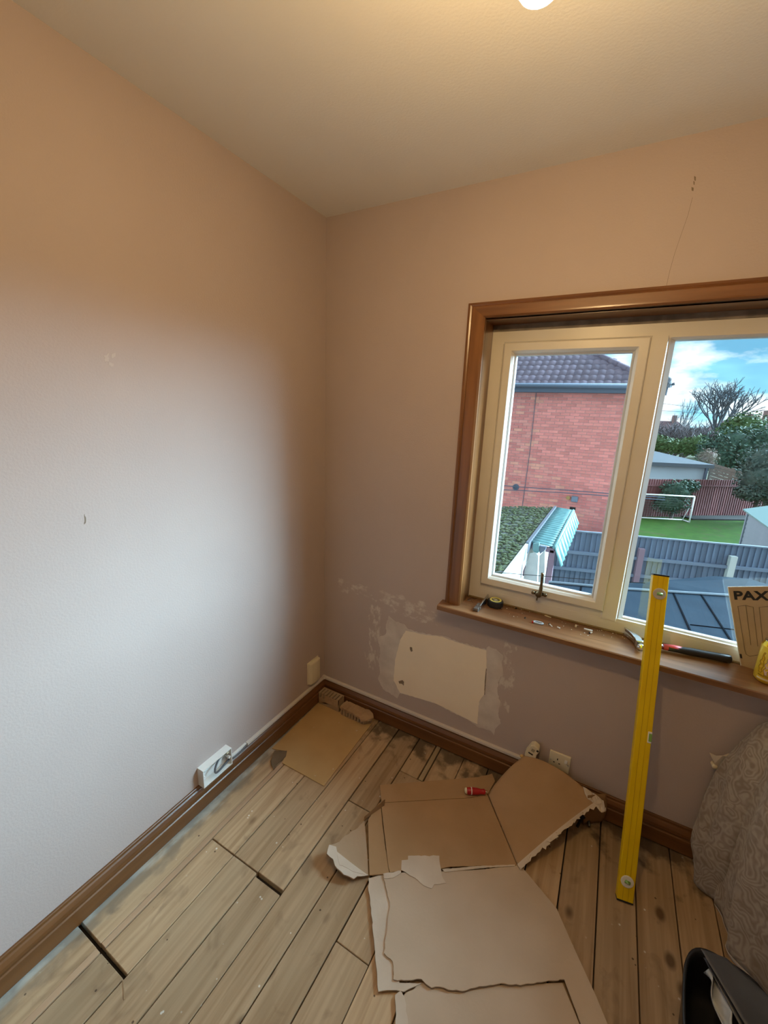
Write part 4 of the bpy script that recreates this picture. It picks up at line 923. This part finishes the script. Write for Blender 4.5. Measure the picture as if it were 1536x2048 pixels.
for r in range(13):
    s = r*.29; yy = ECY - .04 + s*math.cos(al); zz = ECZ + (yy-ECY)*TP
    x = -2.6
    while x + .18 < ECX - (yy-ECY) + .05:
        loc = (x, yy, zz)
        if ntile < 299:
            if tsrc is None:
                tsrc = tm_.build('roof_tile', M['tile'], roof, smooth=True); tsrc.location = loc; tsrc.rotation_euler = (al,0,0)
            else: share(tsrc, 'roof_tile', roof, loc, (al,0,0))
            ntile += 1
        else: 
            ca, sa = math.cos(al), math.sin(al); restt.add([(x+a,yy+b*ca-c_*sa,zz+b*sa+c_*ca) for a,b,c_ in vs], [(k,k+1,n+k+1,n+k) for k in range(NW)])
        x += .18
if restt.v: o = restt.build('roof_tile_rows', M['tile'], roof, smooth=True); o['kind'] = 'stuff'
for k in range(12):
    f = k*.34; d = Vector((-1,1,TP)).normalized(); p = A + d*f + Vector((0,0,.03)); MB().tube([p, p+d*.36], [.085,.075], 8).build('hip_tile', M['tile'], roof, smooth=True)
MB().box((-7.5,ECY-.005,EZ-.06),(ECX-.02,ECY+.02,ECZ)).build('fascia', M['fascia_k'], house)
MB().box((-7.5,ECY,EZ-.06),(ECX-.02,HY,EZ-.04)).build('soffit', M['fascia_k'], house)
MB().tube([(-7.5,ECY-.055,ECZ-.03),(ECX+.03,ECY-.055,ECZ-.03)], .055, 8).build('gutter', M['fascia_k'], house, smooth=True)
def wy(u, v, y): return on(u, v, 1, y)
MB().tube([wy(1073,782,HY-.03), wy(1060,900,HY-.03), wy(1044,1018,HY-.03)], .008, 6).build('wall_cable', M['fascia_k'], house)
p = wy(1032,974,HY); MB().lathe([(.085,0),(.085,.04),(.05,.05),(.05,.02),(.02,.02)], p, (0,-1,0), 18).build('round_vent', M['fascia_k'], house)
p = wy(1148,997,HY); MB().box((p.x-.06,HY-.10,p.z-.08),(p.x+.10,HY,p.z+.07)).build('flood_lamp', pm('grey_lamp', (.22,.27,.34), rough=.5), house, bevel=.02)
p = wy(1139,996,HY); MB().lathe([(.05,0),(.05,.05)], (p.x-.03,HY-.02,p.z+.01), (0,-1,0), 14).build('lamp_sensor', pm('amber_sensor', (.5,.30,.10), rough=.4), house)
p = wy(1145,1018,HY); MB().box((p.x-.07,HY-.015,p.z-.05),(p.x+.07,HY+.02,p.z+.05)).build('wall_recess', M['dark'], house)
q = wy(1334,772,ECY); ae = thing('satellite_dish', 'small dark aerial bracket at corner of the brick house roof', 'aerial')
MB().tube([q+Vector((-.15,.1,-.05)), q+Vector((.14,0,.05))], .03, 6).build('arm', M['fascia_k'], ae)
MB().tube([q+Vector((0,0,-.2)), q+Vector((.02,0,.18))], .025, 6).build('mast', M['fascia_k'], ae)
MB().lathe([(.02,.05),(.10,.01),(.16,-.05)], q+Vector((.02,-.02,.12)), (.6,-.6,.5), 12, cap=False).build('dish', M['alu'], ae)
for k, (l0, l1, lab) in enumerate(((((1000,971),(1100,978),(1222,987)),0,'upper black cable sagging across the brick house wall'), (((1000,979),(1100,984),(1222,992)),0,'lower black cable sagging across the brick house wall'))):
    tag(MB().tube([wy(u,v,HY-.25) for u, v in ((900,l0[0][1]-6),)+l0+((1330,l0[2][1]+8),)], .011, 6).build('overhead_cable', M['fascia_k']), lab, 'cable')

# --- grey close-board fence
def fence(name, label, A, B, ztop, zbot, bw, mats, rails, posts, rail_mat, cap=None):
    t = thing(name, label, 'fence'); A = Vector(A); B = Vector(B); d = (B-A); Ln = d.length; d.normalize(); nrm = Vector((d.y,-d.x,0))
    src = None; k = 0; rr = random.Random(2); ang = math.atan2(d.y, d.x)
    bmesh_ = MB().add([(-.5*bw*1.06,-.022,zbot),(.5*bw*1.06,.004,zbot),(.5*bw*1.06,.010,zbot),(-.5*bw*1.06,.010,zbot),(-.5*bw*1.06,-.022,ztop),(.5*bw*1.06,.004,ztop),(.5*bw*1.06,.010,ztop),(-.5*bw*1.06,.010,ztop)],
                      [(3,2,1,0),(4,5,6,7),(0,1,5,4),(1,2,6,5),(2,3,7,6),(3,0,4,7)])
    while (k+1)*bw < Ln:
        p = A + d*(k+.5)*bw; off = rr.uniform(-.012,.008)
        if src is None: src = bmesh_.build('board', mats, t); src.location = (p.x,p.y,off); src.rotation_euler = (0,0,ang)
        else: share(src, 'board', t, (p.x,p.y,off), (0,0,ang))
        k += 1
    for z, h, th in rails: MB().obox(A.lerp(B,.5)+Vector((0,0,z))+nrm*(.012+th), d, nrm, Vector((0,0,1)), (Ln/2,th,h)).build('rail', rail_mat, t)
    for s, w_, zt, mt in posts: MB().obox(A+d*s+Vector((0,0,(zt+zbot)/2))+nrm*.075, d, nrm, Vector((0,0,1)), (w_/2,.05,(zt-zbot)/2)).build('post', mt, t)
    if cap: MB().obox(A.lerp(B,.5)+Vector((0,0,ztop+.012))+nrm*.01, d, nrm, Vector((0,0,1)), (Ln/2,.035,.014)).build('cap_rail', cap, t)
    return t
fa = Vector((.25,8.46,0)); fb = Vector((5.4,10.12,0)); fd = (fb-fa).normalized(); fn = Vector((fd.y,-fd.x,0))
def fs_(u, v): return (onp(u, v, fa, fn)-fa).dot(fd)
def fz(u, v): return onp(u, v, fa, fn).z
rz1 = fz(1175,1106); rz2 = fz(1175,1140)
fence('garden_fence', 'grey close-boarded garden fence with horizontal rails beyond the flat roof', fa, fb, -.90, GZ, .115, M['fence_g'], [(rz1,.035,.03),(rz2,.035,.03),(GZ+.35,.035,.03)],
      [(fs_(1100,1120),.13,fz(1104,1098),M['post_r']),(fs_(1278,1110),.12,fz(1281,1095),M['post_r']),(fs_(1459,1125),.13,fz(1462,1110),M['post_c'])], pm('fence_rail', (.15,.19,.26), rough=.9), pm('fence_cap', (.17,.21,.27), rough=.8))
for s in (fs_(1280,1075), fs_(1466,1092)):
    p = fa + fd*s; 
ra = Vector((1.2,19.45,0)); rb_ = Vector((9.2,25.9,0))
fence('red_fence', 'reddish brown close-boarded fence at far end of the lawn', ra, rb_, -.90, GZ, .13, M['fence_r'], [(-1.2,.03,.02)], [], M['fence_r'])
rd = (rb_-ra).normalized(); rn = Vector((rd.y,-rd.x,0))
p0 = ra + rd*4.2; p1 = ra + rd*9.8
tag(MB().prism([p0+rn*.1+Vector((0,0,GZ+.012)), p1+rn*.1+Vector((0,0,GZ+.012)), p1+rn*1.1+Vector((0,0,GZ+.012)), p0+rn*.7+Vector((0,0,GZ+.012))], (0,0,.06)).build('flower_border', M['soil']), kind='structure')

# --- goal
t = thing('football_goal', 'white tubular garden goal with net on the lawn', 'goal')
gp = Vector((4.70,20.85,GZ)); gl = Vector((2.30,19.75,GZ)); back_ = Vector((-.22,.32,0)); GH = 1.2
up_ = Vector((0,0,GH)); zz_ = Vector((0,0,.03))
for nm, path in (('post',[gp,gp+up_]),('post',[gl,gl+up_]),('crossbar',[gp+up_,gl+up_]),('ground_bar',[gp+zz_,gp+back_+zz_]),('ground_bar',[gp+back_+zz_,gl+back_+zz_]),('ground_bar',[gl+zz_,gl+back_+zz_]),('stay',[gp+back_+zz_,gp+back_*.35+up_*.6])):
    MB().tube(path, .032 if nm != 'stay' else .015, 8).build(nm, M['goal'], t, smooth=True)
nm_ = MB()
for k in range(20):
    f = k/19; nm_.tube([gp.lerp(gl,f)+up_, (gp+back_).lerp(gl+back_,f)+zz_], .005, 4, cap=False)
for k in range(1,10):
    f = k/10; nm_.tube([(gp+up_).lerp(gp+back_+zz_,f), (gl+up_).lerp(gl+back_+zz_,f)], .005, 4, cap=False)
o = nm_.build('net', M['net'], t); o['kind'] = 'stuff'

# --- garage beyond
t = thing('garage', 'pale blue garage with low grey roof behind the red fence', 'garage')
g0 = Vector((1.2,24.0,GZ)); g1 = on(1412,933,2,-.55); g1.z = GZ; gd = (g1-g0); gd.z = 0; gd.normalize(); gn = Vector((-gd.y,gd.x,0)); GW = 3.6
ez = -.58
MB().prism([g0, g1, g1+gn*GW, g0+gn*GW], (0,0,ez-GZ)).build('wall', M['gar_w'], t)
r0 = g0 - gd*.2 - gn*.25; r1_ = g1 + gd*.25 - gn*.25; r2_ = g1 + gd*.25 + gn*(GW+.2); r3 = g0 - gd*.2 + gn*(GW+.2)
for q in (r0,r1_,r2_,r3): q.z = ez+.14
k0 = g0 + gn*2.4 - gd*.2; k1 = g1 + gn*2.4 - gd*1.7; k0.z = k1.z = .02
MB().add([r0,r1_,k1,k0,r2_,r3], [(0,1,2,3),(1,4,2),(4,5,3,2),(5,0,3)]).build('roof', M['gar_r'], t, solid=.03)
MB().obox((r0+r1_)/2+Vector((0,0,-.09)), gd, gn, Vector((0,0,1)), ((r1_-r0).length/2,.02,.09)).build('fascia', pm('dark_fascia_g', (.07,.085,.10), rough=.7), t)
MB().obox(g1+Vector((.03,0,1.1))-gn*.03, gd, gn, Vector((0,0,1)), (.06,.05,1.05)).build('corner_pipe', M['fascia_k'], t)
# --- weathered panel fence right of garage
t = thing('panel_fence', 'weathered brown panel fence between the garage and the evergreen', 'fence')
pa_ = on(1424,926,1,26.6); pb_ = on(1512,952,1,25.6); pd = pb_-pa_; 
for k in range(7):
    q0 = pa_+Vector((0,0,-.17*k)); q1 = pb_+Vector((0,0,-.17*k)); 
    MB().prism([q0, q1, q1+Vector((0,0,-.155)), q0+Vector((0,0,-.155))], (0,.03,0)).build('slat', M['fence_w'], t)
for f in (0,.5,1): q = pa_.lerp(pb_,f); MB().box((q.x-.05,q.y+.02,GZ),(q.x+.05,q.y+.12,q.z+.05)).build('post', M['fence_w'], t)

# --- shed
t = thing('garden_shed', 'pale blue slatted garden shed with green roof on the lawn', 'shed')
sx, sy0, sy1 = 4.98, 11.4, 13.75; sw = 1.9; se = -.74
MB().box((sx,sy0,GZ),(sx+sw,sy1,se)).build('wall', M['shed'], t)
k = 0
z = GZ+.05
ssrc = None
while z < se-.1:
    if ssrc is None: ssrc = MB().add([(sx-.022,sy0,0),(sx-.006,sy0,.125),(sx,sy0,.125),(sx,sy0,0),(sx-.022,sy1,0),(sx-.006,sy1,.125),(sx,sy1,.125),(sx,sy1,0)], [(3,2,1,0),(4,5,6,7),(0,1,5,4),(1,2,6,5),(2,3,7,6),(3,0,4,7)]).build('slat', M['shed'], t); ssrc.location = (0,0,z)
    else: share(ssrc, 'slat', t, (0,0,z))
    z += .13
MB().add([(sx-.12,sy0-.15,se-.02),(sx-.12,sy1+.12,se-.02),(sx+sw/2,sy1+.12,se+.34),(sx+sw/2,sy0-.15,se+.34),(sx+sw+.12,sy1+.12,se-.02),(sx+sw+.12,sy0-.15,se-.02)], [(0,1,2,3),(2,4,5,3)]).build('roof', M['shed_r'], t, solid=.05)
MB().prism([(sx,sy0+.01,se),(sx+sw,sy0+.01,se),(sx+sw/2,sy0+.01,se+.32)], (0,sy1-sy0-.02,0)).build('gable', M['shed'], t)
MB().box((sx-.05,sy1-.08,GZ),(sx+.02,sy1+.02,se)).build('corner_trim', M['shed'], t)

# --- flat roofed extension below the window
t = thing('flat_roof_extension', 'blue grey felt flat roof with seams just below the window', 'roof')
RZ = -.20; fl = Vector((.86,3.12,RZ)); frr = Vector((4.6,4.75,RZ))
MB().prism([(.86,.29,GZ),(6,.29,GZ),(6,5.0,GZ),(2.7,3.92,GZ),(1.6,3.40,GZ),(.86,3.12,GZ)], (0,0,RZ-GZ)).build('roof_slab', M['felt'], t)
for a, b in (((2.11,3.66),(2.17,2.3)),((2.38,3.80),(2.47,2.3)),((1.62,3.42),(1.60,2.0)),((2.9,3.95),(3.05,2.2)),((1.2,3.24),(1.2,2.0))):
    a = Vector((*a,RZ)); b = Vector((*b,RZ)); d = (b-a).normalized(); MB().obox((a+b)/2+Vector((0,0,.002)), d, Vector((-d.y,d.x,0)), Vector((0,0,1)), ((b-a).length/2,.007,.004)).build('seam', M['felt_d'], t)
MB().tube([(2.17,2.83,RZ+.003),(2.52,2.95,RZ+.003)], .006, 5).build('seam', M['felt_d'], t)
MB().tube([(.86,3.12,RZ+.015),(1.6,3.40,RZ+.015),(2.7,3.92,RZ+.015),(6,5.0,RZ+.015)], .016, 6).build('edge_trim', pm('edge_trim', (.12,.15,.18), rough=.6), t)
t2 = thing('lean_to_roof', 'low dark felt lean-to roof beyond the flat roof edge', 'roof')
def lr(u, v, z): return on(u, v, 2, z)
pts = [lr(1200,1178,-.26), lr(1255,1166,-.24), lr(1292,1164,-.22), lr(1430,1152,-.22), lr(1500,1158,-.26), lr(1560,1176,-.32), Vector((6,5.02,-.30)), Vector((2.7,3.94,-.24)), Vector((1.6,3.42,-.24)), Vector((1.0,3.2,-.26))]
MB().prism(pts, (0,0,-.10)).build('roof_sheet', M['felt'], t2)
MB().prism([Vector((p.x,p.y,GZ)) for p in pts], (0,0,-.40-GZ)).build('wall', M['mortar'], t2)

# --- mossy outbuilding with corrugated lean-to
t = thing('mossy_outbuilding', 'low outbuilding with moss-covered roof in front of the brick house', 'outbuilding')
vy0, vy1, vx, vz = 2.2, 7.92, .33, -.30; dz = .13
src = None
MB().add([(vx,vy0,GZ),(vx,vy1,GZ),(-4,vy1,GZ),(-4,vy0,GZ),(vx,vy0,vz-.04),(vx,vy1,vz-.04),(-4,vy1,vz-4.33*dz-.04),(-4,vy0,vz-4.33*dz-.04)], [(3,2,1,0),(4,5,6,7),(0,1,5,4),(1,2,6,5),(2,3,7,6),(3,0,4,7)]).build('wall', M['far_w'], t)
nrw = 23
for k in range(nrw):
    y = vy1 - .25*k
    def rowf(u, v):
        x = vx - 4.3*u; return Vector((x, y - .28*v, vz + .030 - dz*(vx-x) + .012*v + .008*math.sin(x*31) + .006*math.sin(x*57+k)))
    MB().grid(rowf, 60, 2).build('roof_course', M['moss'], t, solid=.018, smooth=True)
mr = random.Random(9); mm_ = MB()
for k in range(2600):
    x = vx - .06 - mr.random()**1.3*2.4; y = mr.uniform(vy0+.6,vy1); s = mr.uniform(.012,.04)
    mm_.lathe([(s,0),(s*.8,s*.4),(s*.2,s*.6)], (x,y,vz+.045-dz*(vx-x)), (0,0,1), 5)
o = mm_.build('moss', pm('moss_tufts', (.045,.06,.022), (.085,.10,.045), scale=4, rough=1), t, fix=False); o['kind'] = 'stuff'
MB().box((vx-.02,4.7,vz-.10),(vx+.025,vy1,vz+.075)).build('flashing', M['alu'], t)
MB().box((vx-.02,2.2,vz-.16),(vx+.02,4.68,vz+.065)).build('fascia_board', M['white_o'], t)
cp = thing('corrugated_canopy', 'turquoise corrugated plastic canopy along the mossy roof edge', 'canopy')
cx1 = .70; cy0, cy1 = 4.95, 8.0
def cor(u, v):
    y = lerp(cy0, cy1, u); return Vector((lerp(vx+.03, cx1, v), y, vz + .02 - .02*v + .022*math.sin(y*2*math.pi/.15)))
MB().grid(cor, 260, 3).build('top_sheet', M['polyc'], cp, solid=.003, smooth=True)
def cor2(u, v):
    y = lerp(cy0, cy1, u); ph = y*2*math.pi/.15
    return Vector((lerp(cx1, cx1+.13, v) + .0*v, y + .0*v, vz - .005 - (.30+.05*math.sin(ph*.5))*v + 0)) + Vector((.022*math.sin(ph),0,.016*math.sin(ph)))
MB().grid(cor2, 260, 4).build('side_sheet', M['polyc'], cp, solid=.003, smooth=True)
MB().tube([(cx1,cy0-.02,vz+.01),(cx1,cy1,vz+.01)], .03, 8).build('ridge_strip', M['polyc'], cp, smooth=True)
for yy in (cy0+.02, cy1-.05): MB().box((vx+.04,yy,vz-.10),(cx1,yy+.05,vz-.025)).build('bearer', M['post_r'], cp)
MB().box((cx1-.06,cy0+.02,GZ),(cx1+.02,cy0+.10,vz-.06)).build('post', M['post_r'], cp)
wp_ = thing('white_panels', 'white boards leaning below the near end of the canopy', 'boards')
def vpan(pix, y, name):
    pts = [on(u,v,1,y) for u,v in pix]; pts = [Vector((max(p.x,.365),p.y,p.z)) for p in pts]; MB().prism(pts, (0,.03,0)).build(name, M['white_o'], wp_)
vpan([(1060,1107),(1072,1106),(1076,1112),(1072,1190),(1040,1190),(1044,1140)], 4.55, 'board')
vpan([(1079,1112),(1090,1100),(1088,1190),(1075,1190)], 4.57, 'board')
MB().prism([on(u,v,1,4.60) for u,v in ((1066,1088),(1078,1086),(1078,1104),(1072,1108),(1065,1100))], (0,.06,0)).build('bracket', M['polyc'], wp_)
MB().prism([on(u,v,1,4.62) for u,v in ((1080,1092),(1092,1094),(1091,1100),(1080,1108),(1078,1100))], (0,.06,0)).build('bracket', M['fascia_k'], wp_)
MB().prism([on(u,v,1,4.56) for u,v in ((1046,1142),(1051,1130),(1050,1152),(1045,1152))], (0,.02,0)).build('gap_post', M['post_r'], wp_)
tag(MB().tube([on(u,v,1,3.0) for u,v in ((960,1142),(1060,1150),(1190,1160),(1290,1166))], .0035, 5).build('washing_line', M['dark']), 'thin dark line stretched low across the white boards', 'line')

# --- plants
def leafblob(name, label, parts, n, size, mat, seed, trunk=None, group=None, cat='bush'):
    t = thing(name, label, cat, group); r = random.Random(seed); vs = []; fs = []
    for c, rad in parts:
        for k in range(n):
            while True:
                d = Vector((r.gauss(0,1),r.gauss(0,1),r.gauss(0,1)))
                if d.length > .01: break
            d.normalize(); q = r.uniform(.55,1.04); p = Vector(c) + Vector((d.x*rad[0],d.y*rad[1],d.z*rad[2]))*q
            a = Vector((r.gauss(0,1),r.gauss(0,1),r.gauss(0,.7))).normalized(); b = a.cross(d); 
            if b.length < .01: continue
            b.normalize(); s = size*r.uniform(.6,1.3); i = len(vs)
            vs += [p-a*s, p-b*s*.45+d*s*.15, p+a*s, p+b*s*.45+d*s*.15]; fs.append((i,i+1,i+2,i+3))
    m_ = MB(); m_.add(vs, fs); o = m_.build('foliage', mat, t, fix=False); o['kind'] = 'stuff'
    c = Vector(parts[0][0]); MB().tube([(c.x,c.y,GZ),(c.x+.05,c.y,(c.z+GZ)/2),(c.x,c.y,c.z)], [.08,.07,.04], 7).build('trunk', M['trunk_b'], t)
    for c, rad in parts:     # leafy core so that the crown is closed
        m_ = MB(); m_.lathe([(.02,-.72),(.45,-.55),(.68,-.2),(.68,.2),(.45,.55),(.02,.72)], (0,0,0), (0,0,1), 10); m_.v = [(c[0]+a*rad[0],c[1]+b*rad[1],c[2]+z*rad[2]) for a,b,z in m_.v]
        m_.build('inner_leaves', mat, t, smooth=True)
    return t
def at(u, v, y): return on(u, v, 1, y)
leafblob('leafy_shrub', 'glossy green shrub in front of the red fence behind the goal', [(at(1352,985,21.15),(.72,.30,.62)),(at(1340,1008,20.95),(.80,.26,.5)),(at(1378,972,21.6),(.42,.28,.3))], 700, .075, M['leaf1'], 1)
leafblob('evergreen_tree', 'big dark evergreen behind the panel fence', [(at(1470,900,31),(1.9,1.4,1.5)),(at(1440,912,30.5),(1.2,1.0,1.2)),(at(1505,915,31),(1.6,1.2,1.5)),(at(1535,900,31),(1.8,1.2,1.7))], 1500, .13, M['leaf1'], 2, cat='tree')
leafblob('grey_green_tree', 'grey green tree overhanging right end of the red fence', [(at(1522,960,22.6),(1.0,.8,.9)),(at(1540,930,23),(1.2,.9,1.1)),(at(1500,985,22.3),(.6,.5,.4)),(at(1552,985,22.5),(1.0,.8,.8))], 1100, .085, M['leaf3'], 3, cat='tree')
leafblob('hedge', 'bright green hedge rising behind the garage roof', [(at(1318,888,33.4),(1.0,.7,.6)),(at(1345,892,33.4),(1.0,.7,.55)),(at(1375,895,33.4),(1.1,.7,.55)),(at(1392,890,33.4),(1.0,.7,.7)),(at(1300,885,33.4),(1,.7,.7))], 800, .11, M['leaf2'], 4, cat='hedge')
leafblob('yellow_green_tree', 'yellow green conifer above the big evergreen', [(at(1492,860,36),(1.4,1,1.3)),(at(1478,868,36),(1.3,1,1.0))], 900, .16, M['leaf2'], 5, cat='tree')
leafblob('pinkish_bush', 'small brownish bush right of the garage roof', [(at(1416,915,28.3),(.55,.4,.55))], 500, .08, pm('brown_leaf', (.24,.17,.15), (.20,.19,.13), scale=3, rough=.8), 6)
def baretree(name, label, base, top, spread, seed, mat, depth=6, n0=9, r0=.16, cat='tree', decay=.62, lo=.42):
    t = thing(name, label, cat); r = random.Random(seed); base = Vector(base); Ht = (Vector(top)-base).length
    br_ = MB()
    def grow(p, d, l, rad, lv):
        pts = [p]; q = p.copy(); dd = d.copy(); ns = 3
        for k in range(ns):
            dd = (dd + Vector((r.gauss(0,.10),r.gauss(0,.10),r.gauss(0,.06)+.03))).normalized(); q = q + dd*l/ns; pts.append(q.copy())
        br_.tube(pts, [rad*(1-.4*k/ns) for k in range(ns+1)], 4 if lv > 1 else 6, cap=False)
        if lv >= depth: return
        for k in range(r.choice((2,3,3)) if lv > 0 else n0):
            e = (dd + Vector((r.gauss(0,1),r.gauss(0,1),r.gauss(.25,.5)))*spread*(1 if lv else 1.3)).normalized()
            grow(pts[-1] if k < 2 or lv == 0 else pts[-2], e, l*r.uniform(.62,.86) if lv else Ht*.22, rad*decay, lv+1)
    th = Ht*lo
    MB().tube([base, base+Vector((.1,0,th*.5)), base+Vector((0,0,th))], [r0*1.3,r0*1.1,r0], 8).build('trunk', M['trunk_b'], t, smooth=True)
    for k in range(n0):
        a = k*2.4; e = Vector((math.cos(a)*spread*1.4, math.sin(a)*spread*1.4, 1)).normalized(); grow(base+Vector((0,0,th-.1)), e, Ht*.22, r0*.5, 2)
    o = br_.build('branches', mat, t, fix=False); o['kind'] = 'stuff'; return t
bt = at(1452,772,56); baretree('bare_tree', 'tall bare tree with fanned branches against the sky', (bt.x,56,GZ), (bt.x,56,bt.z), .42, 3, M['twig2'], depth=6, n0=9, r0=.26, decay=.68)
for k, (u, v, y, sd_, lab) in enumerate(((1345,822,37.6,5,'grey bare bushy tree left of the others behind the garage'),(1385,830,48,6,'grey bare bushy tree behind the garage roof end'),(1430,835,42.5,8,'grey green bare tree below the tall fanned one'),(1465,842,52,9,'low bare tree beneath right side of the fanned tree'))):
    q = at(u, v, y); baretree('bare_bushy_tree', lab, (q.x,y,GZ), (q.x,y,q.z+.2), .62, sd_, M['twig'], depth=6, n0=20, r0=.16, decay=.78, lo=.22)
for k, (u, v, y, lab) in enumerate(((1384,795,64,'thin bare poplar on the horizon left of the fanned tree'),(1362,824,70,'short dark treetop on the horizon above the garage'))):
    q = at(u, v, y); baretree('thin_tree', lab, (q.x,y,GZ), (q.x,y,q.z), .18, 20+k, M['twig2'], depth=5, n0=6, r0=.10)
tb_ = tag(empty('tree_belt'), 'distant hazy tree belt along the horizon', 'trees', kind='stuff')
m_ = MB(); r = random.Random(31)
for k in range(90):
    x = -10 + k*1.3 + r.uniform(-1,1); y = 95 + r.uniform(-8,8); h = 2.5 + r.uniform(-.7,1.6); w_ = r.uniform(1.6,3.5)
    m_.lathe([(w_*.3,0),(w_,h*.4),(w_*.8,h*.8),(w_*.1,h)], (x,y,GZ), (0,0,1), 7)
o = m_.build('canopy', pm('hazy_trees', (.17,.20,.22), (.13,.17,.15), scale=.4, rough=1), tb_, smooth=True, fix=False); o['kind'] = 'stuff'
# far houses
def farhouse(label, u, v, y, w_, hh, wm, seed):
    q = at(u, v, y); t = thing('far_house', label, 'house', 'houses on the horizon'); x = q.x; zt = q.z
    MB().box((x-w_/2,y,GZ),(x+w_/2,y+6,zt-hh)).build('wall', wm, t)
    MB().add([(x-w_/2-.3,y-.3,zt-hh),(x+w_/2+.3,y-.3,zt-hh),(x+w_/2-w_*.3,y+3,zt),(x-w_/2+w_*.3,y+3,zt),(x+w_/2+.3,y+6.3,zt-hh),(x-w_/2-.3,y+6.3,zt-hh)], [(0,1,2,3),(1,4,2),(4,5,3,2),(5,0,3)]).build('roof', M['far_r'], t)
    MB().box((x+w_*.1,y+2.6,zt-.5),(x+w_*.1+.6,y+3.3,zt+.9)).build('chimney', M['far_b'], t)
    for k in range(2):
        xx = x - w_*.3 + k*w_*.4; wq = MB().box((xx,y-.04,zt-hh-1.6),(xx+1.2,y+.02,zt-hh-.5)).build('window', M['gasket'], t); MB().box((xx+.1,y-.06,zt-hh-1.5),(xx+1.1,y-.03,zt-hh-.6)).build('pane', M['far_p'], wq)
farhouse('white far house with red roof at right edge of the window view', 1525, 836, 62, 7, 2.2, M['far_w'], 1)
farhouse('brick far house at right, just left of the white one', 1490, 840, 74, 8, 2.2, M['far_b'], 2)
farhouse('brick far house roof above the left bare trees', 1335, 842, 76, 8, 2.4, M['far_b'], 3)
for pts, lab in ((((1300,804),(1400,816),(1560,836)),'upper telephone wire crossing the sky'), (((1300,820),(1400,826),(1560,838)),'lower telephone wire crossing the sky')):
    tag(MB().tube([at(u,v,34) for u,v in pts], .012, 5).build('telephone_wire', M['fascia_k']), lab, 'wire')
